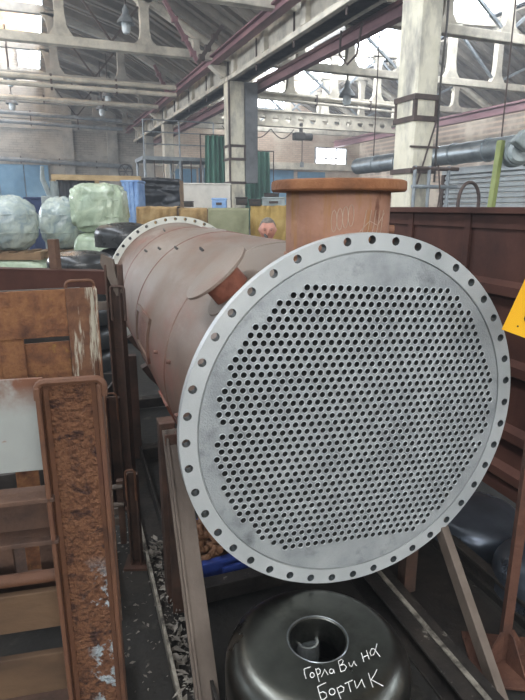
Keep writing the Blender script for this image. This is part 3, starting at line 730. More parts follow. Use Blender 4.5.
# blue bin of brown fittings under the exchanger
M_bin = mat('blue_plastic', ['1f2f6b','2a3f8a','324a9a'], 3, .45)
bn = thing('plastic_bin', 'blue plastic bin of brown fittings under the grey flange', 'bin', VM @ Vector((-.31,.70,.0)), VA+R(6))
bx = MB()
for (x0,x1,y0,y1) in ((-.2,.2,-.16,-.15),(-.2,.2,.15,.16),(-.2,-.19,-.15,.15),(.19,.2,-.15,.15)): bx.box(x0,x1,y0,y1,.02,.15)
bx.box(-.2,.2,-.16,.16,0,.02); bx.build('body', M_bin, bn)
rm = MB(); rm.box(-.225,.225,-.185,-.16,.135,.155); rm.box(-.225,.225,.16,.185,.135,.155); rm.box(-.225,-.2,-.16,.16,.135,.155); rm.box(.2,.225,-.16,.16,.135,.155); rm.build('rim', M_bin, bn, bevel=.004)
MB().box(-.1,.1,-.20,-.185,.05,.12).build('grip', M_bin, bn, bevel=.004)
M_fit = mat('brown_rusted_fitting', ['5d3f2c','7b573c','93704e'], 9, .65, .2, bump=.2)
fitm = [MB().lathe([(.001,0),(.017,0),(.020,.004),(.020,.022),(.013,.026),(.013,.052),(.001,.054)], 10).mesh('fitting'), MB().lathe([(.001,0),(.014,0),(.016,.01),(.012,.03),(.016,.05),(.001,.052)], 10).mesh('fitting')]
for q in fitm: q.materials.append(M_fit); q.shade_smooth()
BM = Matrix.Translation(VM @ Vector((-.31,.70,0))) @ Matrix.Rotation(VA+R(6), 4, 'Z')
for k in range(96):
    i, j = k % 12, k // 12
    x = -.165 + i*.03 + random.uniform(-.008,.008); y = -.125 + j*.035 + random.uniform(-.008,.008)
    o = bpy.data.objects.new('pipe_fitting', fitm[k % 2]); COL.objects.link(o)
    hump = .10*(1-(x/.2)**2)*(1-(y/.17)**2)
    o.location = BM @ Vector((x, y+.0,   .125 + hump + random.uniform(-.012,.012))); o.rotation_euler = (random.uniform(.6,2.4), random.uniform(-.6,.6), random.random()*6.3)
    tag(o, 'small brown fitting heaped in the blue bin', 'fitting', 'fittings heaped in the blue bin')
fb = MB().box(-.188,.188,-.148,.148,.02,.115).build('lower_layer', M_fit, bn); fb['label'] = 'deeper fittings filling the bin'

# ================================================================== COLUMNS, BEAMS, TRUSSES
M_strap = mat('brown_black_strap', ['332a27','463934','554640'], 4, .7)
def column(label, x0, x1, y0, y1, z1, m_, collars, duct=False):
    o = thing('concrete_column', label, 'column', ((x0+x1)/2, (y0+y1)/2, 0)); hx_, hy = (x1-x0)/2, (y1-y0)/2
    c = .04; poly = [(-hx_+c,-hy),(hx_-c,-hy),(hx_,-hy+c),(hx_,hy-c),(hx_-c,hy),(-hx_+c,hy),(-hx_,hy-c),(-hx_,-hy+c)]
    MB().prism(poly, Matrix.Identity(4), z1).build('shaft', m_, o)
    for z in collars:
        m = MB(); e = .03; h = .05
        for (a,b,c_,d) in ((-hx_-e,hx_+e,-hy-e,-hy),(-hx_-e,hx_+e,hy,hy+e),(-hx_-e,-hx_,-hy,hy),(hx_,hx_+e,-hy,hy)): m.box(a,b,c_,d,z-h,z+h)
        m.build('steel_collar', M_strap, o)
    if len(collars) > 1:
        for sx in (-1, 1):
            for sy in (-1, 1):
                m = MB(); x = sx*(hx_-.02); y = sy*(hy-.02)
                zz = (collars[0], collars[1]); m.box(x-.035,x+.035,y-.035,y+.035,min(zz),max(zz)); m.build('corner_angle', M_strap, o)
    return o
cB = column('big cream concrete column strapped with dark steel collars, right of the nozzle', 7.18, 7.72, 9.7, 10.35, 6.4, M_cream, (3.82, 3.42, 2.42))
MB().tube([(.25,-.37,3.4),(-.2,-.36,1.9)], .018, 6).build('diagonal_rod', M_strap, cB)
MB().tube([(.31,-.35,6.3),(.33,-.36,5.2),(.29,-.35,4.1),(.32,-.35,2.2)], .022, 6).build('cable', M_dark_steel, cB)
MB().box(-.34,.36,-.36,-.33,2.86,2.90).build('steel_collar', M_strap, cB); MB().box(-.34,.36,-.36,-.33,1.60,1.68).build('steel_collar', M_strap, cB)
cA = column('slim cream column with a dark square duct, centre of the hall', 7.38, 8.02, 21.7, 22.4, 6.4, M_cream, (4.05, 3.55, 2.65))
MB().box(.33,.86,-.35,.2,2.65,6.4).build('square_duct', mat('dark_grey_duct', ['55585b','6a6d70','75787b'], 2, .6), cA)
MB().tube([(-.34,-.37,1.2),(-.34,-.37,6.6)], .045, 8).build('dark_pipe', M_strap, cA, smooth=True)
column('distant beige column above the grey platform', 7.4, 8.0, 33.8, 34.4, 6.4, M_conc, (4.4,))
column('farthest thin column on the left hall row', 7.4, 8.0, 39.8, 40.4, 6.4, M_conc_dk, ())
column('pale column in the far hall under the crane bridge', 24.6, 25.3, 33.8, 34.4, 7.4, M_conc, ())
column('sooty column at the far end of the right hall', 24.6, 25.3, 21.8, 22.4, 7.4, M_conc_dk, ())
# longitudinal beam on the columns and the purple crane girders either side
cbm = thing('runway_beam', 'long pale concrete beam running along the column tops', 'beam', (7.75, 0, 0))
for k in range(5):
    y0 = -1.9 + k*12 - 12
    MB().box(-.28,.28,y0+.03,y0+11.97,6.4,7.55).build('beam_length', M_conc, cbm, bevel=.03)
    MB().box(-.42,.42,y0+.03,y0+11.97,6.4,6.56).build('beam_ledge', M_conc, cbm, bevel=.02)
for k in range(20): MB().box(-.43,-.28,-12+k*3,-11.7+k*3,6.56,7.5).build('beam_rib', M_conc, cbm)
for k in range(14): MB().tube([(-.30,4+k*3,6.2),(-.30,4+k*3,7.2)], .03, 6).build('hanger_rod', M_strap, cbm)
def i_girder(name, label, x, z0, z1, w_, y0, y1, m_):
    o = thing(name, label, 'girder', (x, 0, 0))
    MB().box(-w_/2,w_/2,y0,y1,z1-.05,z1).build('top_flange', m_, o); MB().box(-w_/2,w_/2,y0,y1,z0,z0+.05).build('bottom_flange', m_, o)
    MB().box(-.03,.03,y0,y1,z0+.05,z1-.05).build('web', m_, o)
    MB().box(-.05,.05,y0,y1,z1,z1+.09).build('rail', m_, o)
    return o
i_girder('crane_girder', 'long purplish crane girder on the left of the concrete beam', 6.85, 6.95, 7.25, .32, -10, 43.5, M_purple)
i_girder('crane_girder', 'purplish crane girder on the far hall side of the concrete beam', 8.75, 6.16, 6.5, .26, -8, 43.5, M_purple)
i_girder('crane_girder', 'thin purplish crane girder along the right wall of the far hall', 24.2, 6.6, 7.05, .4, 10, 43.5, M_purple)
for k, y in enumerate((10.1, 22.1, 34.1, 40.1)):
    o = thing('girder_bracket', 'concrete bracket holding the crane girder, %s from the viewer' % ['first','second','third','fourth'][k], 'bracket', (7.3, y, 0), 0, 'girder brackets')
    MB().prism([(-.6,6.95),(.02,6.95),(.02,6.57),(-.1,6.57)], Matrix(((1,0,0,0),(0,0,-1,.2),(0,1,0,0),(0,0,0,1))), .4).build('corbel', M_conc, o)
# concrete trusses with flared posts
def flared_post(mb, x, z0, z1, y, w0=.16, w1=.42, d=.14):
    h = z1-z0; L_ = [(w1,0),(w0*1.35,.12*h),(w0,.3*h),(w0,.75*h),(w0*1.4,.9*h),(w1,h)]; n = len(L_)
    vs_ = []
    for ww, zz in L_: vs_ += [(x-ww,y-d,z0+zz),(x+ww,y-d,z0+zz),(x+ww,y+d,z0+zz),(x-ww,y+d,z0+zz)]
    fs = [(0,3,2,1),(4*n-4,4*n-3,4*n-2,4*n-1)]
    for k in range(n-1):
        b = 4*k
        for q in range(4): fs.append((b+q,b+(q+1)%4,b+4+(q+1)%4,b+4+q))
    mb.add(vs_, fs)
def ztop(x):
    if x > 4.45: return 7.45 + (7.7-x)/(7.7-4.45)*1.75
    if x > LX1: return 9.2 + (4.45-x)/(4.45-LX1)*.95
    return 10.15
ORD2 = ['nearest','second','third','fourth','fifth']
for k, y in enumerate((16.1, 22.1, 28.1, 34.1, 40.1)):
    t = thing('roof_truss', 'concrete roof truss of the left hall, %s from the viewer' % (ORD2[k]), 'truss', (0, y, 0), 0, 'left hall roof trusses')
    m_ = M_conc if k < 2 else M_conc_dk
    MB().box(-10.8,7.6,-.16,.16,7.12,7.42).build('lower_chord', m_, t, bevel=.03)
    u = MB(); P = [(7.6,7.25),(6.9,7.62),(4.45,8.95),(LX1,9.9),(LX0,9.9),(-10.8,8.0)]
    for a, b in zip(P, P[1:]): u.bar((a[0],0,a[1]),(b[0],0,b[1]),.28,.34)
    u.build('upper_chord', m_, t)
    for x in (4.3, 1.4, -1.7, -4.6, -7.6):
        p = MB(); flared_post(p, x, 7.4, (ztop(x) if x > LX1 else 9.9 if x > -4.7 else 8.9)-.3, 0); p.build('flared_post', m_, t)
    d_ = MB(); flared_post(d_, 6.2, 7.35, 7.8, 0, .12, .3); d_.build('flared_post', m_, t)
    MB().bar((4.3,0,8.85),(3.1,0,7.42),.07,.07).build('steel_tie', M_strap, t)
    MB().bar((1.4,0,9.7),(3.1,0,7.42),.07,.07).build('steel_tie', M_strap, t)
for k, y in enumerate((10.1, 16.1, 22.1, 28.1, 34.1, 40.1)):
    t = thing('roof_truss', 'concrete roof truss of the far right hall, %s from the viewer' % (ORD2+['sixth'])[k], 'truss', (0, y, 0), 0, 'far hall roof trusses')
    MB().box(8.1,26.2,-.16,.16,7.12,7.42).build('lower_chord', M_conc, t, bevel=.03)
    u = MB(); P = [(8.1,7.25),(12.8,9.4),(21.0,9.95),(26.4,7.5)]
    for a, b in zip(P, P[1:]): u.bar((a[0],0,a[1]),(b[0],0,b[1]),.28,.34)
    u.build('upper_chord', M_conc, t)
    for x, zt in ((10.6,8.2),(12.9,9.25),(15.5,9.45),(18.2,9.65),(20.9,9.8),(23.6,8.6)):
        p = MB(); flared_post(p, x, 7.4, zt, 0); p.build('flared_post', M_conc, t)
    for a, b in (((12.9,9.2),(15.5,7.4)),((18.2,9.6),(15.5,7.4)),((18.2,9.6),(20.9,7.4)),((23.6,8.6),(20.9,7.4))):
        MB().bar((a[0],0,a[1]),(b[0],0,b[1]),.1,.1).build('steel_tie', M_steel_gr, t)
# steel wind ties painted dark red between trusses and girder
for k, (p, q, w_) in enumerate(((ony(164,0,20.5),ony(198,63,20.5),'upper red wind tie with knobs reaching the purple girder'),(ony(154,65,27.95),ony(169,97,27.95),'lower red wind tie behind the nearest crossing pipe'),(ony(222,26,20.0),ony(198,63,20.0),'short dark wind tie rising right from the girder joint'))):
    o = thing('wind_tie', w_, 'tie bar', p); MB().bar((0,0,0), q-p, .12, .12).build('bar', M_purple if k < 2 else M_strap, o)
    for f in (.3,.6,.85):
        c_ = (q-p)*f; MB().box(c_.x-.10,c_.x+.10,c_.y-.08,c_.y+.08,c_.z-.09,c_.z+.09).build('clamp', M_purple if k < 2 else M_strap, o)
# service pipes crossing the hall
def xpipe(label, p, q, r, m_=M_conc_dk, n=2, gap=.2):
    o = thing('service_pipe', label, 'pipe', p)
    for k in range(n): MB().tube([Vector((0,0,-k*gap)), q-p+Vector((0,0,-k*gap))], r, 8).build('pipe_run', m_, o, smooth=True)
    d = q-p; m = max(3, int(d.length/2.5))
    for k in range(1, m):
        c_ = d*(k/m); MB().box(c_.x-.04,c_.x+.04,c_.y-.07,c_.y+.115,c_.z-gap*(n-1)-r*1.6,c_.z+r*1.6).build('pipe_clip', M_strap, o)
xpipe('pair of pale pipes crossing the upper left of the hall', ony(-20,72,24.5), ony(176,88,24.5), .09, M_conc, 2, .28)
xpipe('single pipe crossing the left of the hall below the pair', ony(-20,95,30), ony(158,107,30), .11, M_conc, 1)
xpipe('low grey pipe in front of the left brick wall', ony(-20,110,38), ony(122,121,38), .12, M_steel_gr, 2, .5)
xpipe('pipe running along the brick wall above the blue door', ony(-20,157,43), ony(132,167,43), .16, M_steel_gr, 1)
xpipe('pair of thin pipes crossing the far hall above the crane bridge', ony(258,91,27.83), ony(420,109,27.83), .07, M_conc, 2, .3)
# crane bridge with round lightening holes, hoist below
cb = thing('crane_bridge', 'pale crane bridge beam with a row of round holes in the far hall', 'crane', (0, 33, 0))
bm = bmesh.new()
def hole_plate(y):
    E_ = []; z0, z1 = 6.55, 7.35; pts = [(9.3,z0),(24.4,z0),(24.4,z1),(9.3,z1)]
    v = [bm.verts.new((x, y, z)) for x, z in pts]; E_ += [bm.edges.new((v[k], v[(k+1)%4])) for k in range(4)]; L_ = [v]
    for k in range(17): vv, e = circ(bm, .21, 12, y, 9.9+k*.86, 6.95); E_ += e; L_.append(vv)
    bmesh.ops.triangle_fill(bm, edges=E_, use_beauty=True); return L_
for a, b in zip(hole_plate(0), hole_plate(.06)):
    for k in range(len(a)): bm.faces.new((a[k], a[(k+1)%len(a)], b[(k+1)%len(a)], b[k]))
bmesh.ops.recalc_face_normals(bm, faces=bm.faces); me = bpy.data.meshes.new('web'); bm.to_mesh(me); bm.free(); obj('web', me, M_conc, cb)
MB().box(9.3,24.4,-.15,.21,7.35,7.42).build('top_flange', M_conc, cb); MB().box(9.3,24.4,-.15,.21,6.48,6.55).build('bottom_flange', M_conc, cb)
for x in (9.0,24.1): MB().box(x,x+.4,-1.5,1.5,6.6,7.1).build('end_carriage', M_purple, cb)
hp = ony(301,131,33)
hs = thing('electric_hoist', 'small dark electric hoist hanging below the far crane bridge', 'hoist', (hp.x, 33, hp.z-.55))
MB().box(-.5,.2,-.25,.25,0,.45).build('motor_box', M_dark_steel, hs, bevel=.05); MB().tube([(.2,0,.22),(.75,0,.22)], .22, 12).build('drum', M_dark_steel, hs, smooth=True)
MB().box(-.1,.1,-.05,.05,.45,1.0).build('trolley', M_dark_steel, hs); MB().tube([(.1,0,0),(.1,0,-1.3)], .03, 6).build('rope', M_strap, hs); MB().box(0,.2,-.08,.08,-1.6,-1.3).build('hook_block', M_steel_gr, hs)
cz = MB(); pts = []
for k in range(41): t = k/40; pts.append((-5.2+4.7*t, 0, .6 - .55*abs(math.sin(t*math.pi*3)))); 
cz.tube(pts, .035, 5); cz.build('festoon_cable', M_strap, hs)
# bell lamps
M_lamp = mat('grey_lamp_enamel', ['5c6266','72787b','868c8f'], 5, .5)
M_lglass = mat('frosted_lamp_glass', ['b9c3c6','d2dadb'], 5, .25)
def bell_lamp(label, px, py, D, Rr, top=9.3, Y=None):
    p = ony(px, py, Y) if Y else dep(px, py, D); o = thing('bell_lamp', label, 'lamp', p, 0, 'bell lamps under the roof'); s_ = Rr
    MB().lathe([(.10*s_,1.9*s_),(.16*s_,1.7*s_),(.34*s_,1.4*s_),(.36*s_,1.0*s_),(.55*s_,.75*s_),(.9*s_,.3*s_),(1.0*s_,0),(.95*s_,.02*s_),(.5*s_,.6*s_)], 20).build('lamp_shade', M_lamp, o, smooth=True)
    MB().lathe([(.05*s_,-1.0*s_),(.35*s_,-.95*s_),(.5*s_,-.6*s_),(.5*s_,.1*s_),(.3*s_,.4*s_)], 14).build('lamp_globe', M_lglass, o, smooth=True)
    MB().tube([(0,0,1.85*s_),(0,0,max(1.85*s_+.5, top-p.z))], .035, 6).build('pendant_rod', M_strap, o)
    return o
bell_lamp('large grey bell lamp hanging at the upper left', 126, 24, 18, .30)
bell_lamp('small bell lamp above the blue door at far left', 12, 104, 27, .30)
bell_lamp('small bell lamp just below the bright gable window', 10, 80, 24, .28)
bell_lamp('distant bell lamp left of the purple girder end', 102, 110, 30, .33)
bell_lamp('distant bell lamp under the second truss', 108, 97, 28, .30)
bell_lamp('bell lamp in the far hall under the bright clerestory', 347, 97, 27, .36, 7.2, 22.1)
bell_lamp('bell lamp in the far hall near the crane hoist', 243, 104, 30, .4)

# ------------------------------------------------------------------ right background
M_duct = mat('galvanised_duct', ['7c858b','98a1a6','aab2b6'], 4, .38, .7, rvar=.1)
dt = thing('air_duct', 'shiny round galvanised air duct passing behind the cream column', 'duct', (8.8, 0, 2.84))
for k in range(6):
    y0 = 8.3 + k*1.02
    MB().lathe([(.22,0),(.22,1.0)], 28, Matrix.Translation((0,y0,0)) @ Matrix.Rotation(R(-90),4,'X')).build('duct_section', M_duct, dt, smooth=True)
    MB().lathe([(.222,-.02),(.24,-.02),(.24,.02),(.222,.02)], 28, Matrix.Translation((0,y0,0)) @ Matrix.Rotation(R(-90),4,'X')).build('duct_joint', M_duct, dt, smooth=30)
for y in (9.0,11.5,13.6): MB().tube([(0,y,.22),(0,y,3.31)], .015, 6).build('hanger_rod', M_strap, dt)
sh = thing('roller_shutter', 'grey roller shutter with horizontal slats at the right edge', 'shutter', (8.95, 0, 0))
M_slat = mat('grey_shutter', ['81878a','989ea0','a8adae'], 2, .5, .2)
n = 22
for k in range(n):
    z0 = .1 + k*.105; vs_ = []
    for y in (7.2,10.75): vs_ += [(.03,y,z0),(-.02,y,z0+.02),(-.02,y,z0+.07),(.03,y,z0+.10)]
    MB().add(vs_, [(0,1,2,3),(7,6,5,4),(0,4,5,1),(1,5,6,2),(2,6,7,3),(3,7,4,0)]).build('slat', M_slat, sh)
MB().box(-.03,.25,7.1,10.85,2.42,2.56).build('shutter_box', M_slat, sh); 
for y in (7.1,10.76): MB().box(-.04,.06,y,y+.09,0,2.42).build('guide_rail', M_strap, sh)
# guard frame in front of the column
gf = thing('guard_frame', 'grey pipe guard frame around the foot of the cream column', 'guard rail', (7.45, 9.45, 0))
for x in (-.35,.0,.48): MB().tube([(x,0,0),(x,0,2.5)], .035, 8).build('upright', M_steel_gr, gf, smooth=True)
for z in (2.45,2.1,1.4): MB().tube([(-.4,0,z),(.72,0,z)], .04, 8).build('cross_rail', M_steel_gr if z < 2.4 else M_strap, gf, smooth=True)
# yellow-green post with a grey motor
M_lime = mat('yellow_green_paint', ['656f3a','78824a','868e58'], 3, .55)
gp = dep(492,190,6.2); gs = thing('lime_post', 'yellow green steel post leaning in front of the shutter', 'post', (gp.x, gp.y, 0))
MB().bar((-.10,0,0),(.06,0,2.42),.06,.075,(0,1,0)).build('post', M_lime, gs, bevel=.008); MB().box(-.25,.1,-.18,.18,0,.02).build('foot_plate', M_lime, gs)
mp_ = dep(517,153,6.1); mo = thing('gear_motor', 'grey gear motor assembly cut by the right picture edge', 'motor', (mp_.x, mp_.y, 0), R(-30))
M_mot = mat('grey_green_motor', ['6f7878','8a9393','9da5a4'], 5, .5)
TT = Matrix.Translation((0,0,mp_.z)) @ Matrix.Rotation(R(38),4,'Y')
b = MB(); b.lathe([(.001,-.22),(.12,-.22),(.13,-.19),(.13,.12),(.10,.16),(.001,.16)], 18, TT @ Matrix.Rotation(R(90),4,'X')); b.build('motor_body', M_mot, mo, smooth=30)
for k in range(6): MB().lathe([(.128,-.006),(.145,-.006),(.145,.006),(.128,.006)], 18, TT @ Matrix.Rotation(R(90),4,'X') @ Matrix.Translation((0,0,-.16+k*.045)), closed=True).build('cooling_fin', M_mot, mo)
b = MB(); b.prism([(-.16,-.30),(.02,-.30),(.02,-.10),(-.16,-.10)], TT, .16); b.build('gear_box', M_mot, mo, bevel=.02)
b = MB(); b.prism([(.02,.06),(.22,.06),(.22,.26),(.02,.26)], TT, .14); b.build('terminal_box', M_mot, mo, bevel=.02)
MB().box(.25,.33,-.04,.04,0,mp_.z+.1).build('pedestal', M_strap, mo); MB().box(.0,.3,-.04,.04,mp_.z-.06,mp_.z+.0).build('bracket', M_strap, mo); MB().box(.1,.5,-.2,.2,0,.02).build('foot_plate', M_strap, mo)
hp = dep(468,207,8); ho_ = thing('rubber_hose', 'black rubber hose looped upright in front of the shutter', 'hose', (hp.x, hp.y, 0))
pts = [(-.19,0,0),(-.19,0,1.0)] + [(-.19*math.cos(R(a)), 0, 1.78+.27*math.sin(R(a))) for a in range(0,181,20)] + [(.19,0,1.0),(.19,0,0)]
MB().tube(pts, .025, 8).build('hose_loop', M_strap, ho_, smooth=True)
MB().tube([(-.35,.3,2.3),(-.3,.28,1.9),(-.34,.3,1.3)], .012, 6).build('thin_cable', M_strap, ho_)
# crane end carriage high beside the column
cp = onx(372,14,8.75); ec = thing('cable_reel_carriage', 'dark brown ribbed carriage with cream end plates on the crane girder', 'carriage', (8.75, cp.y, 6.77))
M_dkbr = mat('dark_brown_corrugation', ['2b2422','40342f','4d403a'], 3, .6)
MB().box(-.28,.28,-.9,.9,-.15,.42).build('body', M_dkbr, ec)
for k in range(12): MB().box(-.31,.31,-.85+k*.15,-.79+k*.15,-.18,.45).build('rib', M_dkbr, ec)
for y in (-1.0,.95): MB().box(-.42,.42,y,y+.12,-.17,.5).build('end_plate', M_cream, ec, bevel=.02)
MB().tube([(-.35,1.0,-.3),(-.35,1.05,-.9),(-.35,.6,-1.25),(-.35,.1,-1.1),(-.35,-.1,-.4)], .03, 6).build('hanging_cable', M_strap, ec)
# rag on the panel top
M_rag = mat('teal_rag', ['6fa39a','8bbdb3','a9d0c8'], 20, .9)
rg = MB(); n = 9
P0 = VM @ Vector((1.265,2.15,1.70))
vs_ = [((i/(n-1)-.5)*.09, (j/(n-1)-.5)*.16, .004+.03*random.random()*math.sin(math.pi*i/(n-1))*math.sin(math.pi*j/(n-1))) for i in range(n) for j in range(n)]
rg.add(vs_, [(i*n+j,(i+1)*n+j,(i+1)*n+j+1,i*n+j+1) for i in range(n-1) for j in range(n-1)])
ro = rg.build('rag', M_rag, None, smooth=True); ro.location = P0; tag(ro, 'small crumpled teal rag on top of the maroon panel', 'rag'); so = ro.modifiers.new('s','SOLIDIFY'); so.thickness = .004

# ================================================================== MIDDLE GROUND OF THE LEFT HALL
from mathutils import noise
M_wrap_b = mat('bluish_plastic_wrap', ['87979c','a2aeaa','bcc5ba'], 5, .2, bump=1.0, bscale=9, distort=1.5)
M_wrap_g = mat('pale_green_plastic_wrap', ['8f9f89','a5b49c','bdc9b1'], 4, .2, bump=1.0, bscale=9, distort=1.5)
def blob(name, label, cat, p, sx, sy, sz, m_, pw=2.6, wr=.035, rz=0, group=None, neck=False):
    """a load wrapped in creased plastic film; p = base centre"""
    mb = MB(); nu, nv = 48, 26; vs_ = []
    def spow(v, e): return math.copysign(abs(v)**e, v)
    for i in range(nv+1):
        ph = math.pi*(i/nv) - math.pi/2
        for k in range(nu):
            th = 2*math.pi*k/nu; e = 2/pw
            d = Vector((spow(math.cos(ph),e)*spow(math.cos(th),e), spow(math.cos(ph),e)*spow(math.sin(th),e), spow(math.sin(ph),e)))
            q = d*3.0 + Vector((p[0]*3, p[1], 0)); f = 1 + wr*(noise.ridged_multi_fractal(q, .9, 2.0, 4, 1.0, 2.0)-1.2)*.6
            vs_.append((d.x*sx/2*f, d.y*sy/2*f, max(0, sz/2 + d.z*sz/2*f)))
    fs = [(i*nu+k, i*nu+(k+1)%nu, (i+1)*nu+(k+1)%nu, (i+1)*nu+k) for i in range(nv) for k in range(nu)]
    mb.add(vs_, fs); o = thing(name, label, cat, p, rz, group)
    mb.build('plastic_film', m_, o, smooth=180)
    for f in (.33,.66):
        bnd = MB(); bnd.tube([(sx/2*1.005*spow(math.cos(t),2/pw)*(1-abs(2*f-1)**3), sy/2*1.005*spow(math.sin(t),2/pw)*(1-abs(2*f-1)**3), sz*f) for t in [2*math.pi*k/32 for k in range(33)]], .008, 5); bnd.build('packing_band', m_, o)
    return o
M_pal = mat('grey_brown_pallet_wood', ['5f4a36','7d6347','94795a'], 6, .85, bump=.2, stretch=(.3,1,1))
def pallet(label, p, sx, sy, rz):
    o = thing('wooden_pallet', label, 'pallet', p, rz, 'pallets under the wrapped loads')
    for k in range(5): x = -sx/2 + k*(sx-.1)/4; MB().box(x,x+.1,-sy/2,sy/2,.10,.125).build('deck_board', M_pal, o)
    for y in (-sy/2,-.05,sy/2-.1): MB().box(-sx/2,sx/2,y,y+.1,.0,.10).build('bearer', M_pal, o)
    return o
def base(px, py, D): q = dep(px, py, D); return Vector((q.x, q.y, 0)), q.z
b0, zt = base(16, 258, 8.9); o = blob('wrapped_crate', 'pale green film wrapped crate under the far left round load', 'wrapped crate', b0, 1.15, .8, zt, M_wrap_g, 6, .03, R(-22))
pallet('pallet between the green crate and the far left round load', (b0.x, b0.y, zt), 1.1, .7, R(-22))
q = dep(17, 223, 8.9); blob('wrapped_load', 'big round blue white plastic wrapped load at the left edge', 'wrapped load', (b0.x-.02, b0.y, zt+.126), .84, .7, .86, M_wrap_b, 2.3, .16)
b0, zt = base(66, 256, 9.9); blob('wrapped_crate', 'pale film wrapped crate under the second round load', 'wrapped crate', b0, .74, .7, zt, M_wrap_b, 6, .03, R(-22))
pallet('pallet between the pale crate and the second round load', (b0.x, b0.y, zt), .74, .66, R(-22))
blob('wrapped_load', 'narrower round plastic wrapped load between the big one and the tall one', 'wrapped load', (b0.x-.02, b0.y, zt+.126), .76, .7, .90, M_wrap_b, 2.3, .16)
b0, zt = base(102, 232, 9.3); blob('wrapped_crate', 'pale green wrapped block carrying the tall green load', 'wrapped crate', b0, .86, .8, zt, M_wrap_g, 5, .05, R(-22))
blob('wrapped_load', 'tall pale green plastic wrapped load with a crumpled top', 'wrapped load', (b0.x, b0.y, zt), .86, .78, .78, M_wrap_g, 4.0, .2, R(-22))
def block(name, label, cat, px0, px1, py, D, dy, m_, rz=-22, top=None, slats=0):
    """box-shaped thing from the floor up; its front spans px0..px1 at camera distance D"""
    a = dep(px0, py, D); b = dep(px1, py, D); c_ = (a+b)/2; sx = (b-a).length
    o = thing(name, label, cat, (c_.x, c_.y, 0), R(rz)); h = c_.z
    MB().box(-sx/2,sx/2,0,dy,0,h-.05).build('body', m_, o, bevel=.02)
    MB().box(-sx/2-.02,sx/2+.02,-.02,dy+.02,h-.05,h).build('lid', m_, o, bevel=.015)
    for k in range(slats):
        x = -sx/2 + (k+.5)*sx/slats; MB().box(x-.03,x+.03,-.025,0,0,h-.05).build('batten', m_, o)
    return o, h, sx
block('steel_box', 'navy blue box behind the round wrapped loads', 'box', 24, 57, 197, 12.5, .8, M_navy, slats=3)
M_bluepl = mat('bright_blue_wrap', ['5a7fb5','7f9fc9','a3bbd8'], 3, .4, bump=.3, bscale=10)
block('blue_bale', 'blue and white bale behind the tall green load', 'bale', 121, 138, 180, 12.2, .7, M_bluepl, slats=4)
M_timber = mat('pale_timber', ['8c7552','a58d66','b8a07a'], 5, .8, stretch=(.2,1,1))
a = dep(52,177,13.6); b = dep(141,179,13.6); tr = thing('timber_rack', 'pale timber beam on posts behind the wrapped loads', 'rack', (a.x, a.y, 0))
d = Vector((b.x-a.x, b.y-a.y, 0)); MB().bar((0,0,a.z), d+Vector((0,0,b.z)), .10, .13).build('beam', M_timber, tr)
for f in (.01,.5,.99): q = d*f; MB().box(q.x-.05,q.x+.05,q.y-.05,q.y+.05,0,a.z+(b.z-a.z)*f-.06).build('post', M_timber, tr)
# draped cloths: folded sheets hung over a block
def cloth(name, label, cat, px0, px1, py, D, h_drop, dy, m_, folds=7, amp=.06, rz=-22, horiz=False, cap=True):
    a = dep(px0, py, D); b = dep(px1, py, D); c_ = (a+b)/2; sx = (b-a).length; h = c_.z
    o = thing(name, label, cat, (c_.x, c_.y, 0), R(rz)); mb = MB(); nx, nz = 60, 36; vs_ = []
    for j in range(nz+1):
        for i in range(nx+1):
            u_, v_ = i/nx, j/nz
            n1 = noise.noise(Vector((u_*folds, v_*1.3, px0*.1))); n2 = noise.noise(Vector((u_*1.5+px0, v_*9, 3.3)))
            off = amp*(2*n1 if not horiz else .4*n1 + 1.8*n2)
            if v_ < .18:    # lies over the top
                t = v_/.18; y = dy*(1-t); z = h + .3*abs(off)
            else:
                t = (v_-.18)/.82; y = -.01 - abs(off) - .05*math.sin(math.pi*t); z = h - t*h_drop*(1+.05*n1)
            vs_.append((-sx/2 + sx*u_ + (off*.3 if not horiz else 0), y, max(.01, z)))
    mb.add(vs_, [(j*(nx+1)+i, j*(nx+1)+i+1, (j+1)*(nx+1)+i+1, (j+1)*(nx+1)+i) for j in range(nz) for i in range(nx)])
    c2 = mb.build('draped_sheet', m_, o, smooth=180); sd = c2.modifiers.new('s', 'SOLIDIFY'); sd.thickness = .008
    if cap: MB().box(-sx/2+.03,sx/2-.03,.03,dy,0,h-.02).build('covered_block', M_pal, o)
    return o
M_tarp = mat('charcoal_tarpaulin', ['1d1f23','2a2d31','383b40'], 3, .45, bump=.2, bscale=12)
M_burlap = mat('tan_burlap', ['77603f','94794f','a58b62'], 5, .9, bump=.3, bscale=60)
M_olive = mat('olive_canvas', ['6b6c53','7c7d62','8c8c72'], 3, .85, bump=.2, bscale=40)
cloth('tarpaulin', 'charcoal tarpaulin draped in folds over a tall stack', 'tarpaulin', 137, 180, 179, 14, 1.1, .8, M_tarp, 8, .16, horiz=True)
cloth('burlap_cover', 'tan burlap cover sagging below the charcoal tarpaulin', 'cover', 136, 178, 207, 10.8, .9, .6, M_burlap, 6, .05)
cloth('burlap_cover', 'darker tan burlap cover left of the olive canvas', 'cover', 179, 207, 208, 10.4, .9, .6, M_burlap, 5, .04)
cloth('canvas_cover', 'flat olive canvas cover right of the burlap', 'cover', 208, 249, 208, 8.9, .9, .8, M_olive, 3, .02)
cloth('burlap_cover', 'small yellowish cover behind the man', 'cover', 251, 289, 205, 9.9, .8, .6, mat('yellow_tan_cloth', ['8c7440','a58a4f','b39a63'], 4, .9), 5, .04)
cloth('netting', 'dark netting hung under the timber beam', 'netting', 57, 99, 180, 13.75, .75, .05, M_tarp, 9, .04, cap=False)
M_whitew = mat('whitewashed_block', ['c4c1b8','d4d0c7','dedad0'], 3, .85, bump=.2, bscale=12)
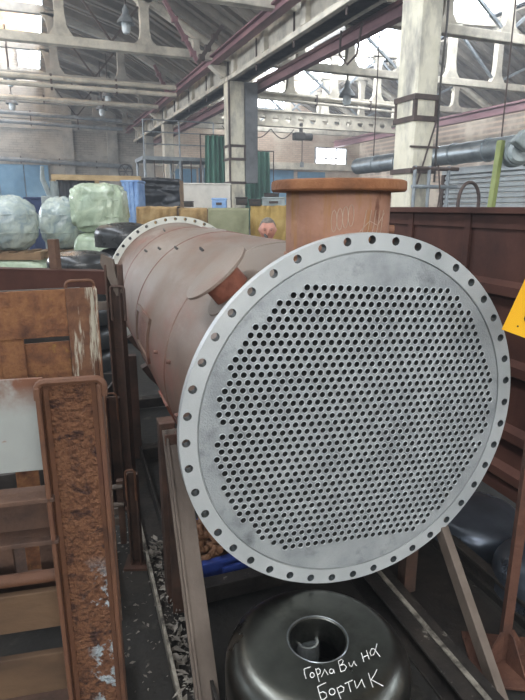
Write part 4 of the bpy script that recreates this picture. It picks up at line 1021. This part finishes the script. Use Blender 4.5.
wb, wh, wsx = block('white_cabin', 'low whitewashed cabin wall left of the slim column', 'cabin', 178, 231, 183, 16, 1.5, M_whitew, rz=-8)
# things standing on the covers
def small_box(name, label, cat, px0, px1, py0, py1, D, m_, dy=.25):
    a = dep(px0, py1, D); b = dep(px1, py0, D); w_ = (Vector((b.x,b.y,0))-Vector((a.x,a.y,0))).length; h = b.z-a.z
    o = thing(name, label, cat, ((a.x+b.x)/2, (a.y+b.y)/2, a.z), R(-22))
    MB().box(-w_/2,w_/2,0,dy,0,h*.8).build('body', m_, o, bevel=.01); MB().box(-w_/2-.01,w_/2+.01,-.01,dy+.01,h*.8,h).build('lid', m_, o, bevel=.01)
    MB().box(-w_*.2,w_*.2,-.02,0,h*.3,h*.55).build('catch', M_strap, o); return o
small_box('plastic_case', 'small blue and white case on the cover beside the slim column', 'case', 212, 226, 198, 208, 9.2, M_bluepl)
small_box('tool_box', 'small black tool box at the foot of the slim column', 'tool box', 236, 247, 197, 205, 9.8, M_dark_steel)
small_box('machine_box', 'grey green machine box left of the nozzle flange', 'machine box', 262, 285, 197, 206, 9.85, MATS['grey_green_motor'])
small_box('tool_box', 'long black tool box between the slim column and the nozzle', 'tool box', 249, 261, 199, 206, 9.85, M_dark_steel)
small_box('tool_box', 'flat dark tray on top of the yellowish cover', 'tray', 264, 279, 193, 197, 10.0, M_dark_steel)
small_box('tool_box', 'tiny dark lump on the tan cover below the cabin', 'lump', 184, 192, 201, 207, 10.6, M_dark_steel)
# green curtains
M_green = mat('green_curtain', ['2f5a4c','3f7161','548774'], 3, .6, stretch=(1,1,.2))
def curtain(label, x0, x1, y, z0, z1, taper=.75):
    o = thing('welding_curtain', label, 'curtain', ((x0+x1)/2, y, 0)); mb = MB(); nx, nz = 50, 12; w_ = (x1-x0); vs_ = []
    for j in range(nz+1):
        v_ = j/nz; ww = w_*(taper + (1-taper)*v_)
        for i in range(nx+1): u_ = i/nx; vs_.append((-w_/2 + (w_-ww)*.3 + ww*u_, .09*math.sin(u_*38)+.05*math.sin(u_*13+v_*2), z1 + (z0-z1)*v_))
    mb.add(vs_, [(j*(nx+1)+i, j*(nx+1)+i+1, (j+1)*(nx+1)+i+1, (j+1)*(nx+1)+i) for j in range(nz) for i in range(nx)])
    q = mb.build('curtain_sheet', M_green, o, smooth=180); sd = q.modifiers.new('s','SOLIDIFY'); sd.thickness = .01
    MB().tube([(-w_/2-.1,0,z1+.03),(w_/2+.1,0,z1+.03)], .03, 6).build('curtain_rail', M_strap, o)
    for x in (-w_/2-.1, w_/2+.1): MB().tube([(x,0,0),(x,0,z1+.05)], .03, 6).build('stand_post', M_strap, o)
    return o
curtain('green welding curtain left of the slim column', 7.1, 8.7, 24.6, .5, 4.75)
curtain('green welding curtain right of the slim column', 10.7, 12.7, 30, .5, 4.7, .9)
# grey work platform between the columns
pf = thing('work_platform', 'grey steel work platform with railing left of the slim column', 'platform', (0, 26.5, 0))
MB().box(4.6,8.0,-1,1,3.72,3.88).build('deck', M_steel_gr, pf)
for x in (4.7,6.3,7.9):
    for y in (-.95,.95): MB().tube([(x,y,0),(x,y,3.72)], .06, 8).build('leg', M_steel_gr, pf, smooth=True)
    MB().tube([(x,-.95,3.88),(x,-.95,5.4)], .035, 6).build('rail_post', M_steel_gr, pf)
for z in (4.4,4.9,5.4): MB().tube([(4.7,-.95,z),(7.9,-.95,z)], .03, 6).build('hand_rail', M_steel_gr, pf)
for k in range(8): MB().box(4.7+k*.42,4.74+k*.42,-.9,-.86,2.2,3.72).build('hanging_bar', M_strap, pf)
MB().tube([(4.7,-.95,1.2),(6.3,-.95,3.7)], .03, 6).build('brace', M_steel_gr, pf)
# clutter on the end wall of the left hall
vl = thing('wall_valve', 'round dark valve wheel on the end wall pipe', 'valve', (6.4, 42.55, 4.2))
MB().lathe([(.45,-.05),(.55,-.05),(.55,.05),(.45,.05)], 20, Matrix.Rotation(R(90),4,'X'), closed=True).build('wheel', M_dark_steel, vl)
for a in (0,60,120): MB().bar((-.5*math.cos(R(a)),0,-.5*math.sin(R(a))),(.5*math.cos(R(a)),0,.5*math.sin(R(a))),.06,.06,(0,1,0)).build('spoke', M_dark_steel, vl)
MB().tube([(0,0,0),(0,.28,0)], .08, 8).build('stem', M_dark_steel, vl)
hs2 = thing('lever_machine', 'small grey machine with an upright lever beside the timber rack', 'machine', dep(50,196,11.6)*1.0)
hs2.location.z = 0; zz = dep(50,196,11.6).z
MB().box(-.18,.18,-.2,.2,0,zz).build('base', M_mot, hs2, bevel=.02); MB().tube([(0,0,zz),(-.12,0,zz+.35),(-.1,0,zz+.6)], [.06,.05,.035], 8).build('lever', M_mot, hs2, smooth=True); MB().tube([(.1,0,zz),(.1,0,zz+.3)], .09, 10).build('head', M_mot, hs2, smooth=True)

# ================================================================== MAN behind the exchanger
def skin_obj(name, V, E_, Rd, m_, parent, sub=2):
    me = bpy.data.meshes.new(name); me.from_pydata(V, E_, []); o = bpy.data.objects.new(name, me); COL.objects.link(o); o.parent = parent
    me.materials.append(m_); sk_ = o.modifiers.new('skin', 'SKIN'); sk_.use_smooth_shade = True
    for i, sv in enumerate(me.skin_vertices[0].data): r = Rd[i]; sv.radius = r if isinstance(r, tuple) else (r, r); sv.use_root = (i == 0)
    ss = o.modifiers.new('sub', 'SUBSURF'); ss.levels = sub; ss.render_levels = sub
    return o
hc = dep(267.5, 229.5, 5.6)
man = thing('person', 'man with short grey hair in a dark work jacket, face showing behind the exchanger', 'person', (hc.x, hc.y, 0), -YAW + R(8))
M_skin = mat('ruddy_skin', ['a06a58','b98270','c39080'], 14, .55)
M_hair = mat('grey_hair', ['4d4842','6b655e','7f7971'], 40, .8, bump=.5, bscale=160)
M_jacket = mat('dark_blue_jacket', ['232a33','2f3843','3a434e'], 6, .85, bump=.2)
M_trous = mat('dark_trousers', ['22242a','2d3036'], 6, .9)
M_boot = mat('black_boots', ['17161a','232226'], 6, .6)
hz = hc.z     # local: x right (as the viewer sees it), -y towards the viewer
V = [(0,.02,.86),(0,.02,1.02),(0,.03,1.2),(0,.03,hz-.19),(0,.015,hz-.09),(0,.0,hz-.02)]
E_ = [(0,1),(1,2),(2,3),(3,4),(4,5)]; Rd = [(.13,.10),(.125,.095),(.145,.10),(.085,.07),.052,.055]
def chain(pts, rads, at):
    p = at
    for q, r in zip(pts, rads): V.append(q); Rd.append(r); E_.append((p, len(V)-1)); p = len(V)-1
    return p
for s_ in (-1, 1):
    w_ = chain([(s_*.17,.04,hz-.235),(s_*.22,.05,hz-.50),(s_*.20,-.08,hz-.70),(s_*.19,-.12,hz-.76)], [.052,.042,.033,.028], 3)
    h_ = chain([(s_*.185,-.15,hz-.80)], [(.036,.018)], w_)
    for j, (dx, L_) in enumerate(((-.03,.066),(-.01,.078),(.01,.072),(.03,.056))):
        x = s_*(.185) + s_*dx; chain([(x,-.172,hz-.835),(x,-.178,hz-.835-L_*.5),(x,-.168,hz-.835-L_)], [.009,.0085,.0075], h_)
    chain([(s_*.15,-.16,hz-.80),(s_*.135,-.175,hz-.835),(s_*.135,-.18,hz-.86)], [.011,.010,.009], h_)
    chain([(s_*.095,.02,.80),(s_*.105,.0,.46),(s_*.105,.03,.10),(s_*.105,-.10,.04)], [.085,.056,.042,.035], 0)
body = skin_obj('body', V, E_, Rd, M_skin, man)
# head sculpted from one closed surface
hd = MB(); nu, nv = 40, 28; vs_ = []
def g(x, c_, w_): return math.exp(-((x-c_)/w_)**2)
for i in range(nv+1):
    ph = math.pi*i/nv - math.pi/2
    for k in range(nu):
        th = 2*math.pi*k/nu; X, Y, Z = math.cos(ph)*math.sin(th), -math.cos(ph)*math.cos(th), math.sin(ph)
        jaw = 1 - .12*max(0, -Z)**1.3; x = X*.084*jaw; y = Y*.096*(1 - .10*max(0,-Z)); z = Z*.118
        fr_ = max(0, -Y)
        nose = .026*fr_**3*g(X,0,.13)*g(Z,-.18,.17) + .010*fr_**3*g(X,0,.10)*g(Z,.05,.2)
        brow = .007*fr_**2*g(Z,.22,.10)*g(abs(X),.35,.3); eye = -.009*fr_**2*g(abs(X),.36,.15)*g(Z,.07,.09)
        mouth = -.004*fr_**2*g(Z,-.47,.035)*g(X,0,.3) + .005*fr_**2*(g(Z,-.41,.05)+g(Z,-.54,.05))*g(X,0,.26); chin = .010*fr_**2*g(Z,-.78,.15)*g(X,0,.3)
        y -= nose + brow + eye + mouth + chin
        ear = .022*g(Z,-.03,.17)*g(Y,.08,.13)*(1 if abs(X) > .6 else 0); x += math.copysign(ear, X) if abs(X) > .6 else 0
        vs_.append((x, y, z))
hd.add(vs_, [(i*nu+k, i*nu+(k+1)%nu, (i+1)*nu+(k+1)%nu, (i+1)*nu+k) for i in range(nv) for k in range(nu)])
head = hd.build('head', M_skin, man, smooth=180); head.location = (0,-.01,hz); head.rotation_euler = (R(10), 0, R(-6))
hr = MB(); vs_ = []
for i in range(nv+1):
    ph = math.pi*i/nv - math.pi/2
    for k in range(nu):
        th = 2*math.pi*k/nu; X, Y, Z = math.cos(ph)*math.sin(th), -math.cos(ph)*math.cos(th), math.sin(ph)
        line = .66 if Y < -.45 else (.66 - (Y+.45)*1.42 if Y < .35 else -.48)
        f = 1.045 if Z > line else .93
        f += .02*noise.noise(Vector((X*7, Y*7, Z*7)))
        vs_.append((X*.084*f, Y*.096*f, Z*.118*f))
hr.add(vs_, [(i*nu+k, i*nu+(k+1)%nu, (i+1)*nu+(k+1)%nu, (i+1)*nu+k) for i in range(nv) for k in range(nu)])
ha = hr.build('hair', M_hair, head, smooth=180)
for s_ in (-1,1):
    MB().lathe([(.001,-.009),(.006,-.007),(.009,0),(.006,.007),(.001,.009)], 10, Matrix.Translation((s_*.029,-.079,.008))).build('eye', mat('dark_eye', ['241c18','30261f'], 5, .3), head, smooth=True)
    MB().bar((s_*.016,-.094,.026),(s_*.042,-.084,.027),.006,.006).build('eyebrow', M_hair, head)
V = [(0,.02,.80),(0,.02,1.02),(0,.03,1.2),(0,.04,hz-.21),(0,.055,hz-.17)]; E_ = [(0,1),(1,2),(2,3),(3,4)]; Rd = [(.165,.125),(.155,.12),(.175,.125),(.11,.08),(.06,.055)]
for s_ in (-1,1): chain([(s_*.175,.04,hz-.24),(s_*.225,.05,hz-.50),(s_*.203,-.075,hz-.69)], [.068,.058,.048], 3)
skin_obj('jacket', V, E_, Rd, M_jacket, man)
V = [(0,.02,.88),(0,.02,.82)]; E_ = [(0,1)]; Rd = [(.15,.11),(.145,.11)]
for s_ in (-1,1): chain([(s_*.095,.02,.76),(s_*.105,.0,.46),(s_*.105,.025,.09)], [.098,.075,.066], 1)
skin_obj('trousers', V, E_, Rd, M_trous, man)
for s_ in (-1,1): skin_obj('boot', [(s_*.105,.04,.12),(s_*.105,.03,.05),(s_*.105,-.06,.045),(s_*.105,-.15,.04)], [(0,1),(1,2),(2,3)], [.052,(.05,.05),(.046,.044),(.036,.034)], M_boot, man)

#MORE
